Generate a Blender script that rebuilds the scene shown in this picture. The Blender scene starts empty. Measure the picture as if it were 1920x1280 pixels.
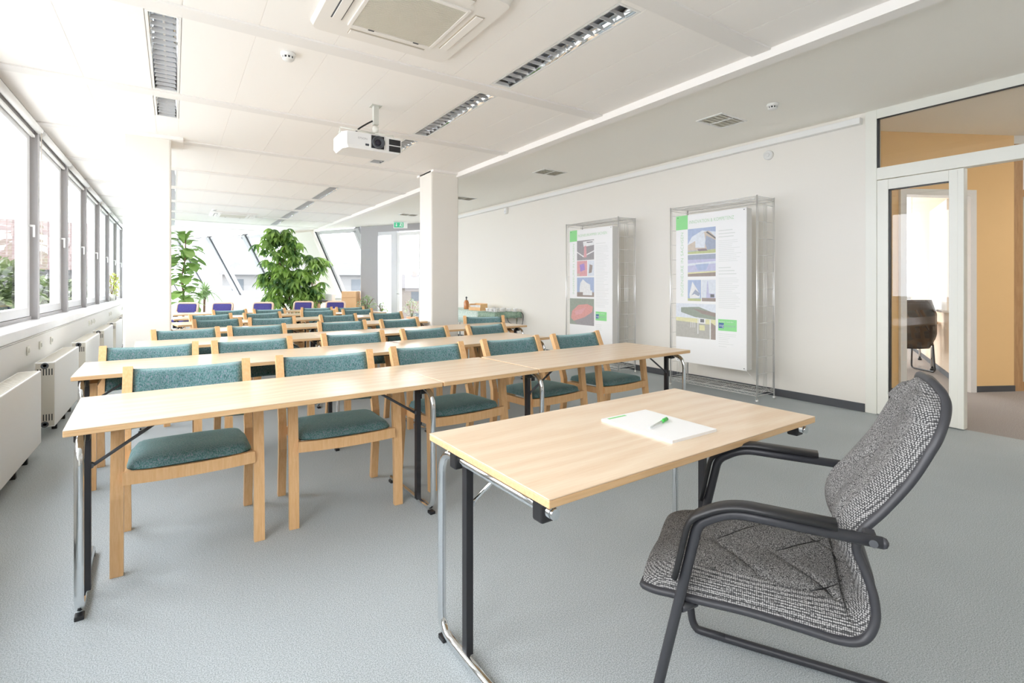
import bpy, bmesh, math, random
from mathutils import Vector, Matrix
random.seed(7)
PI = math.pi
S = bpy.context.scene
COL = S.collection

# ------------------------------------------------------------------ helpers
def prop(o, label=None, cat=None, group=None, kind=None):
    if label: o['label'] = label
    if cat: o['category'] = cat
    if group: o['group'] = group
    if kind: o['kind'] = kind
    return o

def empty(name, loc=(0, 0, 0), rz=0.0, label=None, cat=None, group=None, kind=None):
    o = bpy.data.objects.new(name, None)
    o.empty_display_size = 0.1
    o.location = loc
    o.rotation_euler = (0, 0, rz)
    COL.objects.link(o)
    return prop(o, label, cat, group, kind)

class MB:
    """collects shapes in one bmesh"""
    def __init__(s):
        s.bm = bmesh.new()
        s.mi = 0
    def _tag(s, before):
        if s.mi:
            for f in s.bm.faces:
                if f.index == -1 or f.index >= before: pass
    def face(s, vs, smooth=False):
        try:
            f = s.bm.faces.new(vs)
        except ValueError:
            return None
        f.material_index = s.mi
        f.smooth = smooth
        return f
    def box(s, x0, x1, y0, y1, z0, z1, M=None, bev=0.0):
        ps = [(x, y, z) for x in (x0, x1) for y in (y0, y1) for z in (z0, z1)]
        b = bmesh.new() if bev else s.bm
        vs = [b.verts.new(p) for p in ps]
        fs = []
        for q in ((0, 1, 3, 2), (4, 6, 7, 5), (0, 4, 5, 1), (2, 3, 7, 6), (0, 2, 6, 4), (1, 5, 7, 3)):
            f = b.faces.new([vs[i] for i in q]); f.material_index = s.mi; fs.append(f)
        if bev:
            bmesh.ops.recalc_face_normals(b, faces=b.faces)
            r = bmesh.ops.bevel(b, geom=list(b.edges), offset=bev, segments=2, affect='EDGES', profile=0.5)
            s.merge(b, M)
            b.free()
        elif M is not None:
            for v in vs: v.co = M @ v.co
        return s
    def merge(s, b, M=None):
        mp = {}
        for v in b.verts:
            mp[v] = s.bm.verts.new(M @ v.co if M is not None else v.co)
        for f in b.faces:
            try:
                n = s.bm.faces.new([mp[v] for v in f.verts]); n.material_index = s.mi; n.smooth = f.smooth
            except ValueError: pass
    def quad(s, pts):
        s.face([s.bm.verts.new(p) for p in pts]); return s
    def poly(s, pts, off=None):
        """polygon; with off, extruded into a prism"""
        a = [s.bm.verts.new(p) for p in pts]
        s.face(a)
        if off is not None:
            off = Vector(off)
            b = [s.bm.verts.new(Vector(p) + off) for p in pts]
            s.face(list(reversed(b)))
            n = len(a)
            for i in range(n):
                s.face([a[i], a[(i + 1) % n], b[(i + 1) % n], b[i]])
        return s
    def sweep(s, pts, prof, closed=False, caps=True, up=(0, 0, 1), smooth=True, scales=None):
        """sweep a 2D profile (list of (a,b)) along pts; a = sideways, b = 'up' side"""
        pts = [Vector(p) for p in pts]
        n = len(pts); rings = []
        upv = Vector(up)
        for i, p in enumerate(pts):
            if closed:
                t = pts[(i + 1) % n] - pts[i - 1]
            else:
                t = pts[min(i + 1, n - 1)] - pts[max(i - 1, 0)]
            if t.length < 1e-9: t = Vector((0, 0, 1))
            t.normalize()
            side = t.cross(upv)
            if side.length < 1e-3: side = t.cross(Vector((1, 0, 0)) if abs(t.x) < .9 else Vector((0, 1, 0)))
            side.normalize()
            nn = side.cross(t).normalized()
            k = scales[i] if scales else 1.0
            rings.append([s.bm.verts.new(p + side * a * k + nn * b * k) for a, b in prof])
        m = len(prof)
        rng = n if closed else n - 1
        for i in range(rng):
            A = rings[i]; B = rings[(i + 1) % n]
            for j in range(m):
                s.face([A[j], A[(j + 1) % m], B[(j + 1) % m], B[j]], smooth)
        if caps and not closed:
            s.face(list(reversed(rings[0]))); s.face(rings[-1])
        return s
    def tube(s, pts, r, seg=10, closed=False, up=(0, 0, 1), scales=None, caps=True):
        prof = [(r * math.cos(2 * PI * i / seg), r * math.sin(2 * PI * i / seg)) for i in range(seg)]
        return s.sweep(pts, prof, closed, caps, up, True, scales)
    def cyl(s, p0, p1, r, seg=16, r1=None):
        return s.tube([p0, p1], r, seg, scales=[1, (r1 / r) if r1 is not None else 1])
    def lathe(s, prof, c=(0, 0, 0), seg=24, M=None):
        """prof: list of (r, z) about the z axis"""
        rings = []
        for r, z in prof:
            ring = []
            for i in range(seg):
                a = 2 * PI * i / seg
                v = Vector((c[0] + r * math.cos(a), c[1] + r * math.sin(a), c[2] + z))
                if M is not None: v = M @ v
                ring.append(s.bm.verts.new(v))
            rings.append(ring)
        for A, B in zip(rings, rings[1:]):
            for j in range(seg):
                s.face([A[j], A[(j + 1) % seg], B[(j + 1) % seg], B[j]], True)
        if prof[0][0] > 1e-6: s.face(list(reversed(rings[0])))
        if prof[-1][0] > 1e-6: s.face(rings[-1])
        return s
    def build(s, name, mats, parent=None, **kw):
        bm = s.bm
        bmesh.ops.remove_doubles(bm, verts=bm.verts, dist=1e-6) if kw.pop('weld', False) else None
        if kw.pop('recalc', True):
            bmesh.ops.recalc_face_normals(bm, faces=bm.faces)
        me = bpy.data.meshes.new(name)
        bm.to_mesh(me); bm.free()
        if not isinstance(mats, (list, tuple)): mats = [mats]
        for m in mats: me.materials.append(m)
        o = bpy.data.objects.new(name, me)
        COL.objects.link(o)
        if parent is not None: o.parent = parent
        return prop(o, **kw)

def fillet(pts, r, n=6):
    """round the corners of a polyline; r number or list"""
    P = [Vector(p) for p in pts]; out = [P[0]]
    for i in range(1, len(P) - 1):
        rr = r[i - 1] if isinstance(r, (list, tuple)) else r
        a = (P[i - 1] - P[i]); b = (P[i + 1] - P[i])
        la, lb = a.length, b.length
        a.normalize(); b.normalize()
        ang = a.angle(b)
        d = min(rr / math.tan(ang / 2), la * .49, lb * .49) if ang < PI - 1e-3 else 0
        if d <= 0: out.append(P[i]); continue
        p0 = P[i] + a * d; p1 = P[i] + b * d
        for k in range(n + 1):
            t = k / n
            out.append((1 - t) ** 2 * p0 + 2 * t * (1 - t) * P[i] + t * t * p1)
    out.append(P[-1])
    return out

def spline(pts, n=6):
    """Catmull-Rom through pts"""
    P = [Vector(p) for p in pts]; out = []
    for i in range(len(P) - 1):
        p0 = P[max(i - 1, 0)]; p1 = P[i]; p2 = P[i + 1]; p3 = P[min(i + 2, len(P) - 1)]
        for k in range(n):
            t = k / n
            out.append(.5 * ((2 * p1) + (p2 - p0) * t + (2 * p0 - 5 * p1 + 4 * p2 - p3) * t * t + (3 * p1 - p0 - 3 * p2 + p3) * t ** 3))
    out.append(P[-1])
    return out

def copy_tree(o, parent=None):
    c = o.copy(); COL.objects.link(c)
    if parent is not None: c.parent = parent
    for ch in list(o.children): copy_tree(ch, c)
    return c

# ------------------------------------------------------------------ materials
def newmat(name):
    m = bpy.data.materials.new(name); m.use_nodes = True
    nt = m.node_tree
    return m, nt, nt.nodes['Principled BSDF']
def N(nt, typ, **kw):
    n = nt.nodes.new(typ)
    for k, v in kw.items():
        if k.startswith('_'): setattr(n, k[1:], v)
        else: n.inputs[k.replace('__', ' ')].default_value = v
    return n
def L(nt, a, ao, b, bi): nt.links.new(a.outputs[ao], b.inputs[bi])
def plain(name, col, rough=.5, metal=0.0, spec=.5, noise=0.0, nscale=20, bump=0.0, emis=None, es=0):
    m, nt, b = newmat(name)
    b.inputs['Base Color'].default_value = (*col, 1)
    b.inputs['Roughness'].default_value = rough
    b.inputs['Metallic'].default_value = metal
    b.inputs['Specular IOR Level'].default_value = spec
    if emis:
        b.inputs['Emission Color'].default_value = (*emis, 1); b.inputs['Emission Strength'].default_value = es
    if noise or bump:
        tc = N(nt, 'ShaderNodeTexCoord')
        nz = N(nt, 'ShaderNodeTexNoise', Scale=nscale, Detail=4.0)
        L(nt, tc, 'Object', nz, 'Vector')
        if noise:
            mr = N(nt, 'ShaderNodeMapRange', To__Min=1 - noise, To__Max=1 + noise)
            L(nt, nz, 'Fac', mr, 'Value')
            mx = N(nt, 'ShaderNodeMix', _data_type='RGBA', _blend_type='MULTIPLY')
            mx.inputs[0].default_value = 1
            mx.inputs[6].default_value = (*col, 1)
            nt.links.new(mr.outputs[0], mx.inputs[7])
            nt.links.new(mx.outputs[2], b.inputs['Base Color'])
        if bump:
            bp = N(nt, 'ShaderNodeBump', Strength=bump, Distance=.002)
            L(nt, nz, 'Fac', bp, 'Height'); L(nt, bp, 'Normal', b, 'Normal')
    return m
def ramp(nt, stops):
    r = N(nt, 'ShaderNodeValToRGB')
    e = r.color_ramp.elements
    while len(e) < len(stops): e.new(.5)
    for el, (p, c) in zip(e, stops):
        el.position = p; el.color = (*c, 1)
    return r
def wood(name, c0, c1, scale=(1, 12, 12), rough=.35, rings=None, dist=3.0):
    """streaks run along the axis with the small scale; rings adds wide cathedral figure"""
    m, nt, b = newmat(name)
    tc = N(nt, 'ShaderNodeTexCoord')
    mp = N(nt, 'ShaderNodeMapping'); mp.inputs['Scale'].default_value = scale
    L(nt, tc, 'Object', mp, 'Vector')
    nz = N(nt, 'ShaderNodeTexNoise', Scale=5.0, Detail=6.0, Roughness=.65)
    L(nt, mp, 'Vector', nz, 'Vector')
    src = nz.outputs['Fac']
    if rings:
        wv = N(nt, 'ShaderNodeTexWave', _wave_type='BANDS', _bands_direction='Y', Scale=rings, Distortion=dist, Detail=2.0, Detail__Scale=.9)
        mp2 = N(nt, 'ShaderNodeMapping'); mp2.inputs['Scale'].default_value = (1.1, 4.0, 1.0)
        L(nt, tc, 'Object', mp2, 'Vector'); L(nt, mp2, 'Vector', wv, 'Vector')
        ma = N(nt, 'ShaderNodeMix'); ma.inputs[0].default_value = .24
        nt.links.new(src, ma.inputs[2]); nt.links.new(wv.outputs['Fac'], ma.inputs[3]); src = ma.outputs[0]
    r = ramp(nt, [(.30, c0), (.70, c1)])
    nt.links.new(src, r.inputs['Fac']); L(nt, r, 'Color', b, 'Base Color')
    b.inputs['Roughness'].default_value = rough
    return m
def speck(name, ca, cb, scale, lo=.42, hi=.58, rough=.95, bump=.4, bd=.002, stretch=(1, 1, 1), big=None):
    m, nt, b = newmat(name)
    tc = N(nt, 'ShaderNodeTexCoord')
    mp = N(nt, 'ShaderNodeMapping'); mp.inputs['Scale'].default_value = stretch
    L(nt, tc, 'Object', mp, 'Vector')
    nz = N(nt, 'ShaderNodeTexNoise', Scale=scale, Detail=2.0, Roughness=.6)
    L(nt, mp, 'Vector', nz, 'Vector')
    r = ramp(nt, [(lo, ca), (hi, cb)])
    L(nt, nz, 'Fac', r, 'Fac')
    src = r.outputs['Color']
    if big:
        n2 = N(nt, 'ShaderNodeTexNoise', Scale=big[0], Detail=3.0)
        L(nt, tc, 'Object', n2, 'Vector')
        mr = N(nt, 'ShaderNodeMapRange', To__Min=1 - big[1], To__Max=1 + big[1])
        L(nt, n2, 'Fac', mr, 'Value')
        mx = N(nt, 'ShaderNodeMix', _data_type='RGBA', _blend_type='MULTIPLY'); mx.inputs[0].default_value = 1
        nt.links.new(src, mx.inputs[6]); nt.links.new(mr.outputs[0], mx.inputs[7]); src = mx.outputs[2]
    nt.links.new(src, b.inputs['Base Color'])
    b.inputs['Roughness'].default_value = rough
    b.inputs['Specular IOR Level'].default_value = .2
    bp = N(nt, 'ShaderNodeBump', Strength=bump, Distance=bd)
    L(nt, nz, 'Fac', bp, 'Height'); L(nt, bp, 'Normal', b, 'Normal')
    return m
def glassmat(name, tint=(1, 1, 1), refl=1.0):
    m = bpy.data.materials.new(name); m.use_nodes = True
    nt = m.node_tree; nt.nodes.clear()
    out = N(nt, 'ShaderNodeOutputMaterial')
    tr = N(nt, 'ShaderNodeBsdfTransparent'); tr.inputs[0].default_value = (*tint, 1)
    gl = N(nt, 'ShaderNodeBsdfGlossy', Roughness=.0)
    lw = N(nt, 'ShaderNodeLayerWeight', Blend=.5)
    pw = N(nt, 'ShaderNodeMath', _operation='POWER'); pw.inputs[1].default_value = 5
    mu = N(nt, 'ShaderNodeMath', _operation='MULTIPLY_ADD'); mu.inputs[1].default_value = .5; mu.inputs[2].default_value = .045 * refl
    mx = N(nt, 'ShaderNodeMixShader')
    L(nt, lw, 'Facing', pw, 0); L(nt, pw, 0, mu, 0); L(nt, mu, 0, mx, 0); L(nt, tr, 0, mx, 1); L(nt, gl, 0, mx, 2); L(nt, mx, 0, out, 0)
    return m

M = {}
M['wall'] = plain('wall_paint', (.85, .82, .765), .9, spec=.2, bump=.03, nscale=120)
M['ceil'] = plain('ceiling_panel', (.95, .925, .90), .6, spec=.3)
M['ceil2'] = plain('ceiling_plaster', (.95, .93, .88), .9, spec=.1)
M['beam'] = plain('beam_metal', (.86, .84, .82), .6, spec=.3)
M['white'] = plain('white_paint', (.86, .86, .85), .45)
M['cream'] = plain('cream_frame', (.84, .84, .78), .4)
M['grey'] = plain('grey_frame', (.42, .41, .42), .5)
M['ltgrey'] = plain('light_grey_frame', (.70, .71, .73), .4)
M['dkgrey'] = plain('dark_grey', (.08, .085, .095), .6)
M['black'] = plain('black_plastic', (.018, .018, .02), .4)
M['blackm'] = plain('black_metal', (.02, .02, .024), .45)
M['chrome'] = plain('chrome', (.80, .82, .84), .09, metal=1)
M['wire'] = plain('wire_chrome', (.88, .88, .87), .3, metal=.75)
M['sill'] = plain('sill_stone', (.80, .80, .81), .25, noise=.06, nscale=4)
M['duct'] = plain('wall_duct', (.84, .83, .81), .5)
M['rad'] = plain('radiator_enamel', (.82, .82, .80), .35)
M['radg'] = plain('radiator_grey', (.60, .57, .50), .5)
M['orange'] = plain('orange_wall', (.90, .62, .31), .85, noise=.02, nscale=3)
M['carpet'] = speck('blue_grey_carpet', (.335, .37, .385), (.55, .595, .615), 240, bump=.4, bd=.003, big=(1.6, .09))
M['carpet2'] = speck('brown_carpet', (.24, .22, .215), (.50, .47, .455), 200, bump=.5, bd=.003, big=(2, .06))
M['top'] = wood('beech_laminate', (.755, .56, .38), (.84, .69, .52), scale=(1.2, 22, 22), rough=.28, rings=.75, dist=14.0)
M['topedge'] = wood('beech_edge', (.70, .44, .22), (.80, .55, .31), scale=(1, 20, 20), rough=.4)
M['cwood'] = wood('beech_chair_wood', (.74, .43, .19), (.85, .55, .29), scale=(22, 22, 1.6), rough=.4)
M['bwood'] = wood('pale_chair_wood', (.80, .55, .40), (.88, .66, .50), scale=(6, 6, 1.2), rough=.4)
M['bluefab'] = speck('violet_blue_fabric', (.05, .045, .17), (.10, .09, .30), 180, bump=.2)
M['frame_wood'] = wood('oak_door_wood', (.42, .24, .11), (.56, .35, .18), scale=(8, 8, 1), rough=.4)
M['ocfab'] = speck('grey_flecked_wool', (.028, .028, .03), (.36, .355, .35), 330, lo=.38, hi=.66, bump=.6, bd=.003, big=(7, .18))
M['shell'] = plain('grey_plastic_shell', (.040, .041, .048), .42)
M['paper'] = plain('paper', (.88, .88, .88), .8)
M['green'] = plain('print_green', (.30, .72, .30), .6)
M['greenpen'] = plain('green_plastic', (.08, .62, .10), .3)
M['greytext'] = plain('print_grey', (.72, .74, .72), .8)
M['greentext'] = plain('print_green_text', (.45, .68, .42), .8)
M['fill_on'] = plain('fill_diffuser', (.9, .9, .9), .5, emis=(1, .95, .88), es=15)  # glow of the fill lamps added in the hallway
M['glass'] = glassmat('window_glass')
M['glassd'] = glassmat('door_glass', (.96, .98, .97), 1.6)
M['exitg'] = plain('exit_green', (.05, .36, .20), .4, emis=(.05, .5, .25), es=.3)
M['terracotta'] = plain('terracotta', (.55, .30, .18), .8)
M['soil'] = plain('soil', (.05, .035, .025), .95)
M['bark'] = plain('bark', (.22, .13, .09), .9, noise=.3, nscale=30, bump=.5)
M['ceramic'] = plain('white_ceramic', (.86, .86, .86), .2)
M['skylight_white'] = plain('pale_render', (.14, .14, .14), .9)

def fabric_teal():
    m, nt, b = newmat('teal_woven_fabric')
    tc = N(nt, 'ShaderNodeTexCoord')
    mp = N(nt, 'ShaderNodeMapping'); mp.inputs['Scale'].default_value = (5, 5, 1)
    L(nt, tc, 'Object', mp, 'Vector')
    nz = N(nt, 'ShaderNodeTexNoise', Scale=38.0, Detail=3.0, Roughness=.7)
    L(nt, mp, 'Vector', nz, 'Vector')
    r = ramp(nt, [(.32, (.035, .085, .095)), (.46, (.10, .215, .225)), (.55, (.15, .275, .285)), (.66, (.29, .24, .34))])
    L(nt, nz, 'Fac', r, 'Fac')
    n2 = N(nt, 'ShaderNodeTexNoise', Scale=9.0, Detail=2.0)
    L(nt, tc, 'Object', n2, 'Vector')
    mr = N(nt, 'ShaderNodeMapRange', To__Min=.72, To__Max=1.25)
    L(nt, n2, 'Fac', mr, 'Value')
    mx = N(nt, 'ShaderNodeMix', _data_type='RGBA', _blend_type='MULTIPLY'); mx.inputs[0].default_value = 1
    L(nt, r, 'Color', mx, 6); nt.links.new(mr.outputs[0], mx.inputs[7])
    nt.links.new(mx.outputs[2], b.inputs['Base Color'])
    b.inputs['Roughness'].default_value = .9
    b.inputs['Specular IOR Level'].default_value = .2
    b.inputs['Sheen Weight'].default_value = .6
    b.inputs['Sheen Roughness'].default_value = .4
    b.inputs['Sheen Tint'].default_value = (.6, .85, .85, 1)
    bp = N(nt, 'ShaderNodeBump', Strength=.35, Distance=.002)
    L(nt, nz, 'Fac', bp, 'Height'); L(nt, bp, 'Normal', b, 'Normal')
    return m
M['teal'] = fabric_teal()
def band_mat():
    """woven mesh band: fine light dots on black"""
    m, nt, b = newmat('woven_mesh_band')
    tc = N(nt, 'ShaderNodeTexCoord')
    v = N(nt, 'ShaderNodeTexVoronoi', Scale=210.0, Randomness=.25)
    L(nt, tc, 'Object', v, 'Vector')
    r = ramp(nt, [(.30, (.42, .415, .41)), (.55, (.045, .045, .048))])
    L(nt, v, 'Distance', r, 'Fac'); L(nt, r, 'Color', b, 'Base Color')
    b.inputs['Roughness'].default_value = .9
    bp = N(nt, 'ShaderNodeBump', Strength=.4, Distance=.002); bp.invert = True
    L(nt, v, 'Distance', bp, 'Height'); L(nt, bp, 'Normal', b, 'Normal')
    return m
M['band'] = band_mat()
def leafmat(name, ca, cb, rough=.4, trans=.35):
    m, nt, b = newmat(name)
    oi = N(nt, 'ShaderNodeTexCoord')
    nz = N(nt, 'ShaderNodeTexNoise', Scale=3.5, Detail=2.0)
    L(nt, oi, 'Object', nz, 'Vector')
    r = ramp(nt, [(.35, ca), (.65, cb)])
    L(nt, nz, 'Fac', r, 'Fac'); L(nt, r, 'Color', b, 'Base Color')
    b.inputs['Roughness'].default_value = rough
    out = nt.nodes['Material Output']
    tl = N(nt, 'ShaderNodeBsdfTranslucent'); L(nt, r, 'Color', tl, 'Color')
    mx = N(nt, 'ShaderNodeMixShader'); mx.inputs[0].default_value = trans
    L(nt, b, 0, mx, 1); L(nt, tl, 0, mx, 2); L(nt, mx, 0, out, 0)
    return m
M['leaf_fig'] = leafmat('fig_leaf', (.20, .36, .08), (.36, .52, .18))
M['leaf_umb'] = leafmat('umbrella_leaf', (.07, .17, .06), (.48, .70, .18))  # bright end of the range paints in backlit leaves
M['leaf_strap'] = leafmat('strap_leaf', (.26, .42, .16), (.48, .62, .34))
M['leaf_small'] = leafmat('small_leaf', (.22, .36, .16), (.40, .50, .28))
M['leaf_out'] = leafmat('tree_leaf', (.08, .11, .05), (.16, .185, .095), .7, .2)

# ------------------------------------------------------------------ camera
A = math.radians(33.95); FOC = 942.0; HY = 535.0; H = 1.29
fw = Vector((math.sin(A), math.cos(A), 0)); rt = Vector((math.cos(A), -math.sin(A), 0))
cd = bpy.data.cameras.new('camera'); cam = bpy.data.objects.new('camera', cd); COL.objects.link(cam)
cam.location = (0, 0, H); cam.rotation_euler = (PI / 2, 0, -A)
cd.sensor_width = 36; cd.lens = 36 * FOC / 1920
cd.shift_y = -(640 - HY) / 1920
cd.clip_start = .05; cd.clip_end = 400
S.camera = cam

# ------------------------------------------------------------------ room shell
CZ = 3.05
XL, XR = -1.12, 5.85
YB = -2.6
FO = Vector((5.8, 13.2, 0)); FD = Vector((-.515, .857, 0)).normalized(); FN = Vector((.857, .515, 0)).normalized()
def FP(t, out=0.0, z=0.0):
    p = FO + FD * t + FN * out
    return Vector((p.x, p.y, z))
def struct(mb, name, mat, label=None, parent=None, **kw):
    o = mb.build(name, mat, parent, **kw)
    if parent is None: o['kind'] = 'structure'
    if label: o['label'] = label
    return o

TEND = 14.2
SL = 1.25     # outward run of the slanted glazing
m = MB()
fl = [(XL - .3, YB, 0), (XR + .03, YB, 0), (XR + .03, 13.0, 0)] + [tuple(FP(0, .06)), tuple(FP(2.2, .06)), tuple(FP(2.2, SL + .1)), tuple(FP(TEND, SL + .1))]
m.poly([(x, y, 0) for x, y, z in fl], (0, 0, -.12))
struct(m, 'floor', M['carpet'], 'blue-grey carpet of the seminar room')
m = MB(); m.box(XR + .03, 14.0, -3.2, 9.0, -.12, 0)
struct(m, 'floor_hallway', M['carpet2'], 'brown-grey carpet beyond the glazed door')

# ceiling: loose panels between beams, one plane of backing above
m = MB()
xs = [XL - .25, -.63, -.16, .045, .48, .97, 1.46, 1.94, 2.30, 2.50, 2.90, 3.30, 3.67]
BY = [3.85 + 1.76 * k for k in range(-4, 13)]
LUM_L = (-.16, .045); LUM_R = (2.30, 2.50)
lumL = [(.45, 1.95), (2.22, 3.70), (3.96, 5.52), (5.72, 6.38)] + [(BY[k] + .12, BY[k] + 1.60) for k in range(7, 12)]
lumR = [(.45, 1.95), (2.22, 3.74), (3.96, 5.50), (5.72, 7.12)] + [(BY[k] + .12, BY[k] + 1.64) for k in range(7, 11)]
def line_y(x):      # facade line, y at x
    t = (FO.x - x) / -FD.x; return FO.y + FD.y * t
g = .0025
for a, b in zip(xs, xs[1:]):
    lum = lumL if abs(a - LUM_L[0]) < .01 else (lumR if abs(a - LUM_R[0]) < .01 else None)
    segs = []
    for y0, y1 in zip(BY, BY[1:]):
        hole = [q for q in (lum or []) if q[0] > y0 - .01 and q[1] < y1 + .05]
        if hole:
            q = hole[0]
            if q[0] - y0 > .08: segs.append((y0, q[0]))
            if y1 - q[1] > .08: segs.append((q[1], y1))
        else: segs.append((y0, y1))
    for y0, y1 in segs:
        ya = min(y1, line_y(a)); yb = min(y1, line_y(b))
        if yb <= y0 + .02: 
            if ya <= y0 + .02: continue
            yb = y0 + .02
        y0 = max(y0, YB)
        m.poly([(a + g, y0 + g, CZ), (b - g, y0 + g, CZ), (b - g, yb - g, CZ), (a + g, ya - g, CZ)], (0, 0, .0035))
        m.poly([(a, y0, CZ + .004), (b, y0, CZ + .004), (b, yb, CZ + .004), (a, ya, CZ + .004)], (0, 0, .012))
struct(m, 'ceiling', M['ceil'], 'white metal panel ceiling', recalc=True)
m = MB()
m.poly([(XL - .5, YB - .1, CZ + .16), (14, YB - .1, CZ + .16), (14, 9.3, CZ + .16), (6.0, 9.3, CZ + .16), (6.0, 13.1, CZ + .16), tuple(FP(-.1, .1, CZ + .16)), tuple(FP(TEND + .4, .1, CZ + .16))], (0, 0, .2))
struct(m, 'ceiling_slab', M['ceil2'], 'slab above the ceiling panels')
# plain plaster strip along the right-hand wall and over the hallway
m = MB()
m.poly([(3.79, YB, CZ), (XR + .02, YB, CZ), (XR + .02, 13.12, CZ), (3.79, line_y(3.79), CZ)], (0, 0, .04))
struct(m, 'ceiling_strip', M['ceil2'], 'smooth plaster ceiling strip along the poster wall')
m = MB(); m.box(XR + .02, 13.9, -3.2, 9.0, 3.12, 3.16)
struct(m, 'ceiling_hallway', M['ceil2'], 'plaster ceiling of the hallway')
# ribs between panels
for i, y in enumerate(BY):
    x1 = 3.67
    if y > line_y(3.67): x1 = FO.x + (y - FO.y) / FD.y * FD.x
    if x1 < -1: continue
    m = MB(); m.box(XL - .24, x1, y - .075, y + .075, CZ - .014, CZ + .03, bev=.003)
    struct(m, 'trim_%d' % (i + 1), M['beam'], 'flat white ceiling rib across the panels')
m = MB(); m.poly([(3.67, YB, CZ - .07), (3.79, YB, CZ - .07), (3.79, line_y(3.79), CZ - .07), (3.67, line_y(3.67), CZ - .07)], (0, 0, .12))
struct(m, 'beam_long', M['ceil'], 'long white ceiling beam beside the plaster strip')

# walls
m = MB(); m.box(XL - .32, XL, YB, 25.2, 0, .84)
struct(m, 'wall_left', M['duct'], 'low white wall with cable duct under the windows')
m = MB()
for z in (.56, .66, .80): m.box(XL, XL + .012, YB, 25.0, z, z + .012)
m.box(XL, XL + .02, YB, 25.0, .572, .80)
struct(m, 'trim_20', M['duct'], 'cable duct running along under the window sill')
m = MB(); m.box(XL - .30, -1.055, YB, 25.2, .84, .925, bev=.006)
struct(m, 'trim_21', M['sill'], 'pale glossy window sill')
m = MB(); m.box(XR, XR + .16, 2.22, 13.2, 0, CZ + .1)
struct(m, 'wall_right', M['wall'], 'white wall behind the poster racks')
m = MB(); m.box(XR, XR + .16, YB, .45, 0, CZ + .1)
struct(m, 'wall_right_end', M['wall'])
m = MB(); m.box(XL - .35, XR + .16, YB - .15, YB, 0, CZ + .1)
struct(m, 'wall_back', M['wall'])
m = MB()
m.box(XR - .014, XR, 2.24, 13.1, 0, .085, bev=.003)
struct(m, 'baseboard_right', M['dkgrey'], 'dark grey baseboard')
# blind box / rail high on right wall
m = MB(); m.box(XR - .075, XR, 2.26, 12.2, 2.935, 3.0, bev=.006)
struct(m, 'trim_22', M['white'], 'white rail along the top of the poster wall')
# columns
for nm, (x0, x1, y0, y1) in (('column', (-.48, -.025, 7.2, 7.66)), ('column.001', (3.25, 3.715, 7.02, 7.47))):
    m = MB(); m.box(x0, x1, y0, y1, 0, CZ + .01, bev=.02)
    struct(m, nm, M['wall'], 'square white column')
    m = MB(); m.box(x0 - .0, x1 + .12, y0 - .06, y1 + .1, CZ - .035, CZ + .0, bev=.004)
    struct(m, 'trim_23', M['ceil'], 'white collar plate where the column meets the ceiling')

# ---- left windows
YM = [7.42 + 1.8 * k for k in range(-5, 10)] + [25.1]
ZT = 3.03
def left_window(n, ya, yb, cord):
    w = empty('window_%d' % n, (XL - .2, ya, .925)); w['kind'] = 'structure'
    X = -1.12 - .2
    d = yb - ya
    def B(name, mat, *boxes, bev=.003):
        mm = MB()
        for b in boxes: mm.box(*b, bev=bev)
        return mm.build(name, mat, w)
    h = ZT - .925
    B('mullion', M['grey'], (-.08, .10, -.05, .05, 0, h))
    B('head_frame', M['grey'], (-.06, .07, .05, d - .05, h - .10, h), (-.06, .05, .05, d - .05, 0, .035))
    B('sash', M['ltgrey'], (-.03, .045, .055, .15, .04, h - .10), (-.03, .045, d - .21, d - .10, .04, h - .10),
      (-.03, .045, .15, d - .21, .04, .13), (-.03, .045, .15, d - .21, h - .20, h - .10))
    B('jamb', M['white'], (-.05, .03, d - .10, d - .05, .035, h - .10))
    mm = MB(); mm.quad([(0, .14, .12), (0, d - .20, .12), (0, d - .20, h - .19), (0, .14, h - .19)]); mm.build('pane', M['glass'], w)
    mm = MB(); mm.cyl((.045, d - .13, 1.0), (.085, d - .13, 1.0), .012, 10); mm.box(.075, .092, d - .14, d - .12, .88, 1.01, bev=.004)
    mm.build('handle', M['white'], w)
    for q, (ya_, ln) in enumerate(((.06, d - .12),)):
        r = empty('roller_blind', (X + .115, ya + ya_, 2.96), 0, 'white rolled-up roller blind above window %s from the camera end' % ORD[n - 1], 'blind', 'roller blinds above the window wall')
        mm = MB(); mm.cyl((0, 0, 0), (0, ln, 0), .034, 16); mm.build('roll', M['white'], r)
        mm = MB(); mm.box(-.062, -.032, .02, ln - .02, -.085, -.055, bev=.006); mm.build('bottom_bar', M['white'], r)
        if cord:
            mm = MB()
            pts = [(.02, ln - .03, -.02), (.02, ln - .03, -1.1), (.02, ln - .045, -1.38), (.02, ln - .02, -1.45), (.02, ln + .005, -1.38), (.02, ln - .01, -1.1), (.02, ln - .012, -.02)]
            mm.tube(spline(pts, 5), .0028, 6, up=(1, 0, 0)); mm.build('bead_chain', plain('cord', (.66, .60, .55), .6), r)
ORD = ['one', 'two', 'three', 'four', 'five', 'six', 'seven', 'eight', 'nine', 'ten', 'eleven', 'twelve', 'thirteen', 'fourteen', 'fifteen', 'sixteen']
for i, (a, b) in enumerate(zip(YM, YM[1:])):
    left_window(i + 1, a, b, i in (1, 4, 7, 10))
m = MB(); m.box(XL - .32, XL - .15, YB, YM[0] - .05, .925, CZ)
struct(m, 'wall_left_end', M['wall'])
m = MB(); m.box(XL - .30, XL - .10, YB, 25.1, ZT, CZ + .16)
struct(m, 'trim_24', M['grey'], 'grey head profile over the windows')

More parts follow.
